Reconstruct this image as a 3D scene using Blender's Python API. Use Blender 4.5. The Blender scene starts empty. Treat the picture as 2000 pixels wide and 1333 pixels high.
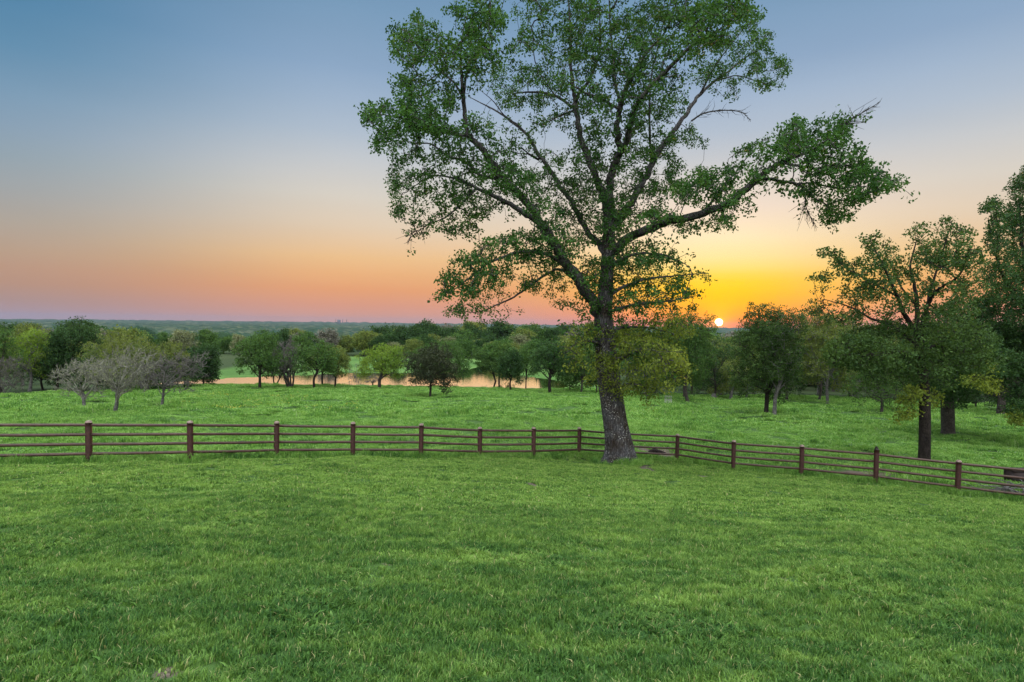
import bpy, math, random
import numpy as np
from mathutils import Matrix, Vector
R = math.radians
random.seed(7)
rng = np.random.default_rng(7)
scn = bpy.context.scene
col = scn.collection

# ------------------------------------------------------------------ camera
CAMZ = 1.8
F = 1111.0
PITCH, ROLL = 1.75, 0.78
cam_d = bpy.data.cameras.new("camera")
cam = bpy.data.objects.new("camera", cam_d)
col.objects.link(cam)
cam_d.sensor_width = 36.0
cam_d.lens = 36.0 * F / 2000.0
cam_d.clip_start = 0.05
cam_d.clip_end = 60000
CM = Matrix.Translation((0, 0, CAMZ)) @ Matrix.Rotation(R(90 - PITCH), 4, 'X') @ Matrix.Rotation(R(ROLL), 4, 'Z')
cam.matrix_world = CM
scn.camera = cam
CR = np.array(CM.to_3x3())

def pdir(px, py):
    px = np.asarray(px, float); py = np.asarray(py, float)
    d = np.stack([(px - 1000) / F, -(py - 666.5) / F, -np.ones_like(px)], -1)
    return d @ CR.T

def at(px, py, depth):
    d = pdir(px, py)
    t = np.asarray(depth, float) / d[..., 1]
    return d * t[..., None] + np.array([0, 0, CAMZ])

# ------------------------------------------------------------------ world, sun, exposure
SUN = pdir(1404, 630); SUN = SUN / np.linalg.norm(SUN)
sun_el = math.asin(SUN[2]); sun_az = math.atan2(SUN[0], SUN[1])
ZENITH_FILL, BACK_FILL = 2.45, 2.65      # fill light added to the sky overhead and behind the camera, out of view

world = bpy.data.worlds.new("World")
scn.world = world
world.use_nodes = True
nt = world.node_tree
nt.nodes.clear()

class NB:
    """little node builder"""
    def __init__(s, tree): s.t = tree
    def n(s, typ, **kw):
        x = s.t.nodes.new(typ)
        for k, v in kw.items(): setattr(x, k, v)
        return x
    def put(s, sock, v):
        if hasattr(v, 'is_linked'): s.t.links.new(v, sock)
        elif v is not None: sock.default_value = v
    def m(s, op, a, b=None, c=None, clamp=False):
        x = s.n('ShaderNodeMath', operation=op, use_clamp=clamp)
        s.put(x.inputs[0], a)
        if b is not None: s.put(x.inputs[1], b)
        if c is not None: s.put(x.inputs[2], c)
        return x.outputs[0]
    def v(s, op, a, b=None):
        x = s.n('ShaderNodeVectorMath', operation=op)
        s.put(x.inputs[0], a)
        if b is not None: s.put(x.inputs[1], b)
        return x.outputs['Value'] if op in ('DOT_PRODUCT', 'LENGTH', 'DISTANCE') else x.outputs[0]
    def mapr(s, val, a, b, c=0.0, d=1.0, smooth=False):
        x = s.n('ShaderNodeMapRange')
        if smooth: x.interpolation_type = 'SMOOTHSTEP'
        s.put(x.inputs[0], val)
        for i, q in enumerate((a, b, c, d)): x.inputs[1 + i].default_value = q
        return x.outputs[0]
    def mix(s, f, a, b, blend='MIX'):
        x = s.n('ShaderNodeMix', data_type='RGBA', blend_type=blend)
        s.put(x.inputs[0], f)
        s.put(x.inputs[6], rgba(a)); s.put(x.inputs[7], rgba(b))
        return x.outputs[2]
    def ramp(s, val, stops, interp='LINEAR'):
        x = s.n('ShaderNodeValToRGB')
        x.color_ramp.interpolation = interp
        e = x.color_ramp.elements
        while len(e) < len(stops): e.new(0.5)
        for i, (p, c) in enumerate(stops):
            e[i].position = p; e[i].color = rgba(c)
        s.put(x.inputs[0], val)
        return x.outputs[0]
    def noise(s, vec, scale, detail=3.0, rough=0.55, dist=0.0):
        x = s.n('ShaderNodeTexNoise')
        s.put(x.inputs['Vector'], vec)
        x.inputs['Scale'].default_value = scale
        x.inputs['Detail'].default_value = detail
        x.inputs['Roughness'].default_value = rough
        x.inputs['Distortion'].default_value = dist
        return x.outputs['Fac']

def rgba(c):
    if hasattr(c, 'is_linked') or c is None: return c
    if isinstance(c, (int, float)): return (c, c, c, 1)
    return tuple(c) if len(c) == 4 else (*c, 1)

def s2l(*c):
    return tuple(((v / 255) / 12.92 if v / 255 <= 0.04045 else ((v / 255 + 0.055) / 1.055) ** 2.4) for v in c)

B = NB(nt)
tc = B.n('ShaderNodeTexCoord')
D = B.v('NORMALIZE', tc.outputs['Generated'])
sp = B.n('ShaderNodeSeparateXYZ'); nt.links.new(D, sp.inputs[0])
dx, dy, dz = sp.outputs
zr = B.m('DIVIDE', dz, 0.6, clamp=True)
hl = B.m('SQRT', B.m('ADD', B.m('MULTIPLY', dx, dx), B.m('ADD', B.m('MULTIPLY', dy, dy), 1e-6)))
ca = B.m('DIVIDE', B.m('ADD', B.m('MULTIPLY', dx, math.sin(sun_az)), B.m('MULTIPLY', dy, math.cos(sun_az))), hl)
daz = B.m('ARCCOSINE', B.m('MINIMUM', B.m('MAXIMUM', ca, -1.0), 1.0))     # radians from the sun's azimuth
rampA = [(0.0, s2l(174, 150, 162)), (.04, s2l(174, 146, 142)), (.075, s2l(184, 147, 130)), (.11, s2l(187, 151, 131)), (.145, s2l(185, 158, 138)),
         (.21, s2l(175, 165, 155)), (.28, s2l(160, 165, 168)), (.345, s2l(146, 163, 175)), (.41, s2l(135, 160, 182)), (.47, s2l(122, 155, 182)),
         (.56, s2l(96, 142, 175)), (.65, s2l(80, 132, 168)), (1.0, s2l(60, 112, 155))]
rampB = [(0.0, s2l(212, 160, 150)), (.048, s2l(220, 156, 132)), (.09, s2l(229, 160, 116)), (.135, s2l(234, 176, 124)), (.18, s2l(237, 192, 140)), (.265, s2l(228, 206, 180)),
         (.345, s2l(218, 210, 198)), (.43, s2l(200, 203, 206)), (.505, s2l(178, 192, 208)), (.58, s2l(160, 181, 205)), (.65, s2l(141, 168, 198)), (.78, s2l(120, 155, 187)), (1.0, s2l(90, 130, 170))]
A_ = B.ramp(zr, [(p, c) for p, c in rampA])
B_ = B.ramp(zr, [(p, c) for p, c in rampB])
fAB = B.mapr(daz, R(64), R(35), smooth=True)
skyc = B.mix(fAB, A_, B_)
G_ = B.ramp(zr, [(0.0, s2l(255, 100, 10)), (.03, s2l(255, 145, 0)), (.06, s2l(253, 178, 0)), (.10, s2l(255, 203, 0)), (.122, s2l(255, 211, 40)),
                 (.143, s2l(255, 219, 85)), (.162, s2l(255, 226, 125)), (.19, s2l(255, 232, 160)), (.24, s2l(255, 236, 190)), (.32, s2l(252, 230, 210))])
ga = B.m('EXPONENT', B.m('MULTIPLY', B.m('POWER', B.m('DIVIDE', daz, R(12.0)), 2.0), -1.0))
gf = B.m('MULTIPLY', ga, B.mapr(dz, 0.27, 0.13, smooth=True))
skyc = B.mix(gf, skyc, G_)
# thin cirrus-free air still has faint unevenness
nz = B.noise(B.v('MULTIPLY', D, (1.0, 1.0, 5.0)), 2.2, 3.0, 0.5)
skyc = B.mix(1.0, skyc, B.ramp(nz, [(0.3, 0.975), (0.7, 1.025)]), 'MULTIPLY')
# sun disc and its glow
ang = B.m('ARCCOSINE', B.m('MINIMUM', B.v('DOT_PRODUCT', D, tuple(SUN)), 0.9999999))
disc = B.mapr(ang, R(0.38), R(0.24))
halo = B.m('EXPONENT', B.m('MULTIPLY', B.m('DIVIDE', ang, R(1.1)), -1.0))
glow = B.v('MULTIPLY', B.n('ShaderNodeCombineXYZ').outputs[0], (0, 0, 0))
def scal(colr, f):
    x = B.n('ShaderNodeVectorMath', operation='SCALE')
    B.put(x.inputs[0], colr); B.put(x.inputs[3], f)
    return x.outputs[0]
suncol = B.v('ADD', scal((14.0, 11.0, 6.0), disc), scal((1.1, 0.55, 0.0), halo))
zen = B.mapr(dz, 0.50, 1.0, 0.0, ZENITH_FILL * 1.75, smooth=True)
bk = B.m('MULTIPLY', B.mapr(dy, -0.05, -0.6, 0.0, BACK_FILL, smooth=True), B.mapr(dz, -0.02, 0.1))
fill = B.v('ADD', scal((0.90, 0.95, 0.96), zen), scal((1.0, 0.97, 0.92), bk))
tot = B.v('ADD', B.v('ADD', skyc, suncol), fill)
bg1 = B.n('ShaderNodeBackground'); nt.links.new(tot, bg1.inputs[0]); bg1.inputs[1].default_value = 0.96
sky = B.n('ShaderNodeTexSky', sky_type='NISHITA')
sky.sun_disc = False
sky.sun_elevation = sun_el
sky.sun_rotation = sun_az
sky.air_density = 1.0; sky.dust_density = 1.0
bg2 = B.n('ShaderNodeBackground'); nt.links.new(sky.outputs[0], bg2.inputs[0]); bg2.inputs[1].default_value = 0.02
addw = B.n('ShaderNodeAddShader')
nt.links.new(bg1.outputs[0], addw.inputs[0]); nt.links.new(bg2.outputs[0], addw.inputs[1])
wo = B.n('ShaderNodeOutputWorld'); nt.links.new(addw.outputs[0], wo.inputs[0])
world.cycles.sampling_method = 'MANUAL'
world.cycles.sample_map_resolution = 1024

sd = bpy.data.lights.new("sun", 'SUN')
sd.energy = 2.4; sd.angle = R(0.6); sd.color = (1.0, 0.60, 0.22)
sun = bpy.data.objects.new("sun", sd); col.objects.link(sun)
sun.rotation_euler = Vector(SUN).to_track_quat('Z', 'Y').to_euler()
sun.location = (30, 60, 30)

scn.view_settings.view_transform = 'Standard'
scn.view_settings.look = 'None'
scn.view_settings.exposure = 0.0
scn.view_settings.gamma = 1.0
scn.render.engine = 'CYCLES'
cy = scn.cycles
cy.use_denoising = True
cy.max_bounces = 6; cy.diffuse_bounces = 3; cy.glossy_bounces = 2; cy.transmission_bounces = 4; cy.transparent_max_bounces = 8
cy.volume_bounces = 0
cy.use_adaptive_sampling = True; cy.adaptive_threshold = 0.02
cy.sample_clamp_indirect = 4.0
cy.caustics_reflective = False; cy.caustics_refractive = False

# ------------------------------------------------------------------ generic helpers
def tag(o, label=None, cat=None, group=None, kind=None):
    if label: o['label'] = label
    if cat: o['category'] = cat
    if group: o['group'] = group
    if kind: o['kind'] = kind
    return o

def empty(name, loc):
    o = bpy.data.objects.new(name, None); col.objects.link(o); o.location = tuple(map(float, loc))
    o.empty_display_size = 0.3
    return o

def mesh_np(name, V, loops, sizes, mat, parent=None, smooth=False, attrs=None, link=True):
    """V (n,3) world coordinates; loops flat vertex indices; sizes corner count per face (array or int)."""
    V = np.asarray(V, np.float32).reshape(-1, 3)
    loops = np.asarray(loops, np.int32).ravel()
    if np.isscalar(sizes): sizes = np.full(len(loops) // sizes, sizes, np.int32)
    me = bpy.data.meshes.new(name)
    if parent is not None:
        V = V - np.array(parent.location, np.float32)
    me.vertices.add(len(V)); me.vertices.foreach_set('co', V.ravel())
    me.loops.add(len(loops)); me.loops.foreach_set('vertex_index', loops)
    st = np.concatenate([[0], np.cumsum(sizes)[:-1]]).astype(np.int32)
    me.polygons.add(len(sizes)); me.polygons.foreach_set('loop_start', st)
    me.polygons.foreach_set('loop_total', np.asarray(sizes, np.int32))
    if smooth: me.polygons.foreach_set('use_smooth', np.ones(len(sizes), bool))
    if attrs:
        for k, a in attrs.items():
            at_ = me.attributes.new(k, 'FLOAT', 'POINT'); at_.data.foreach_set('value', np.asarray(a, np.float32))
    me.update(calc_edges=True)
    if mat: me.materials.append(mat)
    o = bpy.data.objects.new(name, me)
    if link: col.objects.link(o)
    if parent is not None: o.parent = parent
    return o

class MB:
    """collects geometry pieces"""
    def __init__(s): s.V = []; s.L = []; s.S = []; s.A = []; s.n = 0
    def add(s, V, L, S, a=None):
        V = np.asarray(V, float).reshape(-1, 3); L = np.asarray(L, int).ravel()
        if np.isscalar(S): S = np.full(len(L) // S, S)
        s.V.append(V); s.L.append(L + s.n); s.S.append(np.asarray(S)); s.n += len(V)
        s.A.append(np.full(len(V), 0.5) if a is None else np.broadcast_to(a, (len(V),)))
        return s
    def build(s, name, mat, parent=None, smooth=False, link=True):
        return mesh_np(name, np.concatenate(s.V), np.concatenate(s.L), np.concatenate(s.S), mat, parent, smooth,
                       {'rnd': np.concatenate(s.A)}, link)

def catmull(P, n=5):
    P = np.asarray(P, float)
    if len(P) < 3: 
        t = np.linspace(0, 1, n + 1)[:, None]
        return P[0] * (1 - t) + P[-1] * t
    Q = np.vstack([2 * P[0] - P[1], P, 2 * P[-1] - P[-2]])
    out = []
    for i in range(1, len(Q) - 2):
        p0, p1, p2, p3 = Q[i - 1:i + 3]
        for t in np.linspace(0, 1, n, endpoint=False):
            out.append(0.5 * ((2 * p1) + (-p0 + p2) * t + (2 * p0 - 5 * p1 + 4 * p2 - p3) * t * t + (-p0 + 3 * p1 - 3 * p2 + p3) * t ** 3))
    out.append(P[-1])
    return np.array(out)

def tube(mb, P, rad, sides=8, caps=True, wob=0.0, rs=None):
    P = np.asarray(P, float); n = len(P)
    rad = np.broadcast_to(np.asarray(rad, float), (n,))
    T = np.gradient(P, axis=0); T /= np.linalg.norm(T, axis=1)[:, None] + 1e-9
    up = np.array([0, 0, 1.0]) if abs(T[0][2]) < 0.9 else np.array([0, 1.0, 0])
    a = np.cross(T[0], up); a /= np.linalg.norm(a)
    V = []
    th = np.linspace(0, 2 * math.pi, sides, endpoint=False)
    for i in range(n):
        a = a - T[i] * np.dot(a, T[i]); a /= np.linalg.norm(a) + 1e-9
        b = np.cross(T[i], a)
        rr = rad[i] * (1 + (wob * (rs.random(sides) - 0.5) if wob else 0))
        V.append(P[i] + (np.cos(th) * rr)[:, None] * a + (np.sin(th) * rr)[:, None] * b)
    V = np.concatenate(V)
    i = np.arange(n - 1)[:, None]; j = np.arange(sides)[None, :]; j2 = (j + 1) % sides
    L = np.stack([i * sides + j, (i + 1) * sides + j, (i + 1) * sides + j2, i * sides + j2][::-1], -1).reshape(-1)
    S = [4] * ((n - 1) * sides)
    L = list(L)
    if caps:
        L += list(range(sides)); S.append(sides)
        L += list(range((n - 1) * sides, n * sides))[::-1]; S.append(sides)
    mb.add(V, L, np.array(S))
    return mb

def prisms(mb, P0, P1, r0, r1):
    """many tapered 3-sided twigs at once"""
    if len(P0) == 0: return
    P0, P1 = np.asarray(P0), np.asarray(P1)
    T = P1 - P0; T = T / (np.linalg.norm(T, axis=1)[:, None] + 1e-9)
    ref = np.where(np.abs(T[:, 2:3]) < 0.9, np.array([[0, 0, 1.0]]), np.array([[1.0, 0, 0]]))
    a = np.cross(T, ref); a /= np.linalg.norm(a, axis=1)[:, None] + 1e-9
    b = np.cross(T, a)
    Vs = []
    for P, r in ((P0, r0), (P1, r1)):
        for k in range(3):
            c, s_ = math.cos(k * 2.0944), math.sin(k * 2.0944)
            Vs.append(P + (a * c + b * s_) * np.asarray(r)[:, None])
    V = np.stack(Vs, 1).reshape(-1, 3)
    base = (np.arange(len(P0)) * 6)[:, None]
    q = np.array([0, 1, 4, 3, 1, 2, 5, 4, 2, 0, 3, 5])[None, :]
    mb.add(V, (base + q).ravel(), 4)

def box(mb, c, s, M=None):
    x, y, z = np.array(s) / 2
    V = np.array([[i * x, j * y, k * z] for k in (-1, 1) for j in (-1, 1) for i in (-1, 1)], float)
    if M is not None: V = V @ np.array(M).T
    mb.add(V + np.array(c), [0, 2, 3, 1, 4, 5, 7, 6, 0, 1, 5, 4, 2, 6, 7, 3, 0, 4, 6, 2, 1, 3, 7, 5], 4)

def waves(scale, n, seed):
    r = np.random.default_rng(seed)
    k = 2 * math.pi / scale * (0.5 + r.random(n))
    th = r.random(n) * 2 * math.pi; ph = r.random(n) * 2 * math.pi
    return k * np.cos(th), k * np.sin(th), ph
def wnoise(x, y, W):
    out = np.zeros_like(x, dtype=float)
    for a, b, p in zip(*W): out += np.sin(a * x + b * y + p)
    return out / math.sqrt(len(W[0]))

# ------------------------------------------------------------------ terrain
WATER = -10.2
yk = [-400, -60, 0, 8, 16, 24, 32, 40, 60, 80, 100, 106, 125, 160, 190, 205, 260, 310, 400, 700, 1000, 3000, 6000, 9000, 12500]
zk = [3.0, 0.9, 0, -1.15, -2.55, -4.0, -4.75, -5.35, -6.8, -8.3, -9.68, -10.08, -10.05, -9.9, -10.0, -10.9, -16.5, -22, -30, -42, -48, -54, -52, -38, -20]
tab_y = np.arange(-400, 12500, 1.0)
tab_z = np.interp(tab_y, yk, zk)
kern = np.hanning(11); kern /= kern.sum()
tab_z = np.convolve(np.pad(tab_z, 5, mode='edge'), kern, mode='valid')

def on_level(px, py, z):
    d = pdir(px, py); t = (z - CAMZ) / d[..., 2]
    return (d * t[..., None] + np.array([0, 0, CAMZ]))[..., :2]
pond_px = [(255, 756.5), (330, 754.5), (430, 753.5), (520, 753), (600, 752), (690, 752.5), (760, 754), (830, 756), (900, 757.5), (960, 759), (1010, 761), (1060, 761.5), (1092, 761),
           (1110, 755), (1098, 746), (1050, 738), (1000, 732), (965, 724), (940, 716), (915, 722), (870, 727), (790, 729), (720, 728.5), (680, 729.5),
           (620, 732), (560, 734), (500, 736.5), (450, 739), (400, 742), (330, 747), (265, 750)]
POND = on_level([p[0] for p in pond_px], [p[1] for p in pond_px], WATER)

def poly_sd(x, y, P):
    """signed distance to polygon P, negative inside"""
    d = np.full(x.shape, 1e9); inside = np.zeros(x.shape, bool)
    for i in range(len(P)):
        a = P[i]; b = P[(i + 1) % len(P)]; e = b - a
        wx, wy = x - a[0], y - a[1]
        t = np.clip((wx * e[0] + wy * e[1]) / (e @ e), 0, 1)
        d = np.minimum(d, np.hypot(wx - t * e[0], wy - t * e[1]))
        c = ((a[1] > y) != (b[1] > y))
        with np.errstate(divide='ignore', invalid='ignore'):
            xc = (b[0] - a[0]) * (y - a[1]) / (b[1] - a[1]) + a[0]
        inside ^= c & (x < xc)
    return np.where(inside, -d, d)

W1, W2, W3, W4, W5 = waves(0.9, 14, 1), waves(3.2, 12, 2), waves(14, 10, 3), waves(300, 10, 4), waves(0.45, 12, 5)
def H(x, y, fine=True):
    x = np.asarray(x, float); y = np.asarray(y, float)
    z = np.interp(y, tab_y, tab_z)
    lat = np.clip(x, 0, 22) * 0.047 + np.clip(x - 22, 0, 60) * 0.01
    z = z - lat * np.interp(y, [0, 14, 34, 85], [0.4, 1.0, 0.7, 0])
    z = z - np.clip(-x - 4, 0, 30) * 0.012 * np.interp(y, [0, 14, 45, 85], [0, 1, 0.6, 0])
    r = np.hypot(x, y)
    azf = np.clip((np.arctan2(x, np.maximum(y, 1)) + R(17)) / R(8), 0, 1); azf = azf * azf * (3 - 2 * azf)
    z = z + azf * np.interp(y, [196, 240, 400, 560], [0, 5.0, 11.0, 0])
    z = z + wnoise(x, y, W3) * 0.07 * np.interp(y, [-10, 12, 60, 100, 130], [0.4, 0.6, 1.4, 0.2, 0.5])
    z = z + wnoise(x, y, W4) * np.interp(r, [150, 600, 5000, 9000, 12000], [0, .5, 1.0, 3, 12])
    if fine:
        z = z + wnoise(x, y, W5) * 0.003 * np.interp(r, [0, 12, 30], [1, 1, 0])
        z = z + wnoise(x, y, W2) * 0.022 * np.interp(y, [0, 20, 28, 60, 300], [1, 1.3, 3.6, 4.0, 0])
        z = z + wnoise(x, y, W1) * 0.009 * np.interp(y, [0, 18, 28, 90, 200], [1, 1.2, 3.5, 3.5, 0])
    near = (y > 85) & (y < 220) & (np.abs(x) < 200)
    if np.any(near):
        xs = np.where(near, x, 0); ys = np.where(near, y, 0)
        s = poly_sd(np.atleast_1d(xs), np.atleast_1d(ys), POND).reshape(x.shape)
        inz = WATER - np.clip(-s * 0.35, 0, 1.2)
        outz = np.maximum(z, WATER + np.clip(s * 0.25, 0, 0.12))
        z = np.where(near, np.where(s < 0, inz, outz), z)
    return z

_ctl = [(174, 908, 16.1), (372, 903, 17.3), (540, 897, 18.6), (689, 895, 19.7), (822, 897, 20.7), (937, 897, 21.7), (1042, 898, 22.7), (1131, 896, 24.0), (1216, 896, 25.6),
        (1322, 904, 25.0), (1432, 920, 23.7), (1565, 932, 22.2), (1710, 947, 21.0), (1870, 967, 19.8), (2050, 991, 18.4), (-90, 921, 13.7), (1805, 903, 26.5)]
_cp = np.array([at(a, b, c) for a, b, c in _ctl])
_anc = np.array([[x_, y_, 0.0] for x_ in (-16, -5, 5, 16) for y_ in (-8, 2, 9)] + [[x_, y_, 0.0] for x_ in (-40, -22, -8, 8, 26, 44) for y_ in (38, 50)])
_pts = np.vstack([_cp[:, :2], _anc[:, :2]])
_res = np.concatenate([_cp[:, 2] - H(_cp[:, 0], _cp[:, 1], False), np.zeros(len(_anc))])
_K = np.exp(-((_pts[:, None] - _pts[None]) ** 2).sum(-1) / (2 * 6.0 ** 2)) + np.eye(len(_pts)) * 0.01
_wt = np.linalg.solve(_K, _res)
_H0 = H
def H(x, y, fine=True):
    x = np.asarray(x, float); y = np.asarray(y, float)
    z = _H0(x, y, fine)
    for (a, b), w in zip(_pts, _wt): z = z + w * np.exp(-((x - a) ** 2 + (y - b) ** 2) / 72.0)
    return z

def hit(px, py):
    """the point of the ground seen at a pixel of the photograph"""
    d = pdir(px, py); d = d / d[1]
    ys = np.concatenate([np.arange(2, 200, 0.05), np.arange(200, 4000, 1.0)])
    X = d[0] * ys; Z = CAMZ + d[2] * ys
    g = H(X, ys, fine=False)
    k = np.argmax(Z < g)
    y = ys[k]
    return np.array([d[0] * y, y, float(H(np.array([d[0] * y]), np.array([y]))[0])])

def gz(x, y): return float(H(np.array([x]), np.array([y]))[0])

# ------------------------------------------------------------------ materials
def new_mat(name):
    m = bpy.data.materials.new(name); m.use_nodes = True
    m.node_tree.nodes.clear()
    b = NB(m.node_tree)
    out = b.n('ShaderNodeOutputMaterial')
    return m, b, out

def principled(b, out, colr, rough=0.8, spec=0.3, bump=None, bumpd=0.01, metallic=0.0):
    p = b.n('ShaderNodeBsdfPrincipled')
    b.put(p.inputs['Base Color'], rgba(colr)); b.put(p.inputs['Roughness'], rough)
    p.inputs['Specular IOR Level'].default_value = spec
    p.inputs['Metallic'].default_value = metallic
    if bump is not None:
        bn = b.n('ShaderNodeBump'); bn.inputs['Distance'].default_value = bumpd
        b.put(bn.inputs['Height'], bump); b.t.links.new(bn.outputs[0], p.inputs['Normal'])
    b.t.links.new(p.outputs[0], out.inputs[0])
    return p

def leaf_mat(name, c_dark, c_light, trans=0.35, vary=None, scale=0.6, gloss=0.08):
    m, b, out = new_mat(name)
    a = b.n('ShaderNodeAttribute', attribute_name='rnd')
    geo = b.n('ShaderNodeNewGeometry')
    nz = b.noise(geo.outputs['Position'], scale, 2.0)
    f = b.m('ADD', b.m('MULTIPLY', a.outputs['Fac'], 0.6), b.m('MULTIPLY', b.mapr(nz, 0.3, 0.7), 0.4))
    stops = [(0.08, c_dark), (0.85, c_light)]
    if vary: stops.append((0.97, vary))
    c = b.ramp(f, stops)
    d = b.n('ShaderNodeBsdfPrincipled'); b.put(d.inputs['Base Color'], c)
    d.inputs['Roughness'].default_value = 0.6; d.inputs['Specular IOR Level'].default_value = gloss
    t = b.n('ShaderNodeBsdfTranslucent')
    b.put(t.inputs['Color'], b.mix(1.0, c, (1.25, 1.15, 0.45, 1), 'MULTIPLY'))
    ms = b.n('ShaderNodeMixShader'); ms.inputs[0].default_value = trans
    b.t.links.new(d.outputs[0], ms.inputs[1]); b.t.links.new(t.outputs[0], ms.inputs[2])
    b.t.links.new(ms.outputs[0], out.inputs[0])
    return m

def bark_mat(name, c1, c2, spots=None, scale=1.0, spot_amt=0.0):
    m, b, out = new_mat(name)
    geo = b.n('ShaderNodeNewGeometry')
    pos = b.v('MULTIPLY', geo.outputs['Position'], (scale, scale, scale * 0.22))
    vz = b.n('ShaderNodeTexVoronoi', feature='DISTANCE_TO_EDGE')
    wv = b.v('ADD', pos, scal_n(b, b.n('ShaderNodeTexNoise'), geo, scale))
    b.put(vz.inputs['Vector'], wv); vz.inputs['Scale'].default_value = 16
    n1 = b.noise(geo.outputs['Position'], 2.3 * scale, 5.0)
    n2 = b.noise(pos, 26, 4.0, 0.7)
    c = b.mix(b.mapr(n1, 0.35, 0.65), c1, c2)
    crack = b.mapr(vz.outputs['Distance'], 0.0, 0.16)
    c = b.mix(1.0, c, b.ramp(crack, [(0.0, 0.42), (1.0, 1.0)]), 'MULTIPLY')
    c = b.mix(1.0, c, b.ramp(n2, [(0.3, 0.7), (0.7, 1.3)]), 'MULTIPLY')
    if spots:
        sp_ = b.noise(geo.outputs['Position'], 17, 3.0, 0.6)
        sp2 = b.noise(geo.outputs['Position'], 1.6, 2.0, 0.5)
        f = b.m('MULTIPLY', b.mapr(sp_, 0.60, 0.66), b.mapr(sp2, 0.42, 0.60))
        c = b.mix(b.m('MULTIPLY', f, spot_amt), c, spots)
    hgt = b.m('ADD', b.m('MULTIPLY', crack, 0.8), b.m('MULTIPLY', n2, 0.5))
    principled(b, out, c, 0.9, 0.15, hgt, 0.035)
    return m

def scal_n(b, nn, geo, scale):
    b.put(nn.inputs['Vector'], geo.outputs['Position']); nn.inputs['Scale'].default_value = 3.0 * scale
    x = b.n('ShaderNodeVectorMath', operation='SCALE'); b.put(x.inputs[0], nn.outputs['Color']); x.inputs[3].default_value = 0.12
    return x.outputs[0]

def grass_mat(name, c_dark, c_mid, c_light, dry, trans=0.35, sc1=0.55, clover=None):
    m, b, out = new_mat(name)
    a = b.n('ShaderNodeAttribute', attribute_name='rnd')
    tip = b.n('ShaderNodeAttribute', attribute_name='tip')
    geo = b.n('ShaderNodeNewGeometry')
    big = b.noise(geo.outputs['Position'], sc1, 4.0, 0.6, 0.4)
    med = b.noise(geo.outputs['Position'], sc1 * 6, 3.0, 0.6)
    f = b.m('ADD', b.m('MULTIPLY', a.outputs['Fac'], 0.42), b.m('ADD', b.m('MULTIPLY', b.mapr(big, 0.2, 0.8), 0.30), b.m('MULTIPLY', b.mapr(med, 0.3, 0.7), 0.26)))
    band = b.noise(b.v('MULTIPLY', b.v('ADD', geo.outputs['Position'], (0, 0, 0)), (0.16, 1.3, 0.0)), 0.9, 3.0, 0.6, 0.3)
    fine_ = b.noise(geo.outputs['Position'], 11.0, 2.0, 0.6)
    f = b.m('ADD', f, b.m('ADD', b.m('MULTIPLY', b.m('SUBTRACT', band, 0.5), 0.55), b.m('MULTIPLY', b.m('SUBTRACT', fine_, 0.5), 0.9)))
    c = b.ramp(f, [(0.15, c_dark), (0.5, c_mid), (0.82, c_light)])
    if clover:      # patches of darker clover and weeds, with the turf darkening towards the camera
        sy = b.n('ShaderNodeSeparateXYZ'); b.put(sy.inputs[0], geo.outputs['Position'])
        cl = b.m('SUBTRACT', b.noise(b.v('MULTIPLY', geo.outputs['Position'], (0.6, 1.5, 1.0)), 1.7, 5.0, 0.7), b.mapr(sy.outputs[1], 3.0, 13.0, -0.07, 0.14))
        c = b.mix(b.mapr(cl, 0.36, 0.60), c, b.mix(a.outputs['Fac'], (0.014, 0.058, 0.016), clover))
    c = b.mix(b.mapr(a.outputs['Fac'], 0.955, 0.975), c, dry)
    d = b.n('ShaderNodeBsdfPrincipled'); b.put(d.inputs['Base Color'], c)
    d.inputs['Roughness'].default_value = 0.55; d.inputs['Specular IOR Level'].default_value = 0.12
    t = b.n('ShaderNodeBsdfTranslucent'); b.put(t.inputs['Color'], b.mix(1.0, c, (1.1, 1.1, 0.6, 1), 'MULTIPLY'))
    ms = b.n('ShaderNodeMixShader'); ms.inputs[0].default_value = trans
    b.t.links.new(d.outputs[0], ms.inputs[1]); b.t.links.new(t.outputs[0], ms.inputs[2])
    b.t.links.new(ms.outputs[0], out.inputs[0])
    return m

M = {}
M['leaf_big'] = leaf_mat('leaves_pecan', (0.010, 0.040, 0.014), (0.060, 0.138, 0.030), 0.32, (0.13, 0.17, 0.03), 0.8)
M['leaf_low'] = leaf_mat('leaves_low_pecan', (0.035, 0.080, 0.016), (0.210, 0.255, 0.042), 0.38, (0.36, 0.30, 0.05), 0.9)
M['leaf_oak'] = leaf_mat('leaves_oak', (0.016, 0.042, 0.014), (0.068, 0.122, 0.032), 0.30, (0.12, 0.16, 0.03), 0.5)
M['leaf_olive'] = leaf_mat('leaves_olive', (0.055, 0.095, 0.026), (0.18, 0.22, 0.060), 0.4, None, 0.4)
M['leaf_lime'] = leaf_mat('leaves_lime', (0.075, 0.15, 0.022), (0.20, 0.30, 0.05), 0.42, None, 0.3)
M['leaf_mid'] = leaf_mat('leaves_mid', (0.026, 0.070, 0.020), (0.088, 0.165, 0.042), 0.35, None, 0.3)
M['leaf_dark'] = leaf_mat('leaves_dark', (0.012, 0.036, 0.014), (0.050, 0.102, 0.030), 0.28, None, 0.3)
M['leaf_cedar'] = leaf_mat('leaves_cedar', (0.018, 0.026, 0.014), (0.045, 0.055, 0.026), 0.15, None, 0.3)
M['leaf_grey'] = leaf_mat('buds_grey', (0.18, 0.20, 0.11), (0.32, 0.35, 0.20), 0.2, None, 0.5)
M['twig_purple'] = leaf_mat('twigs_purple', (0.085, 0.080, 0.068), (0.16, 0.155, 0.125), 0.1, None, 0.4)
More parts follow.
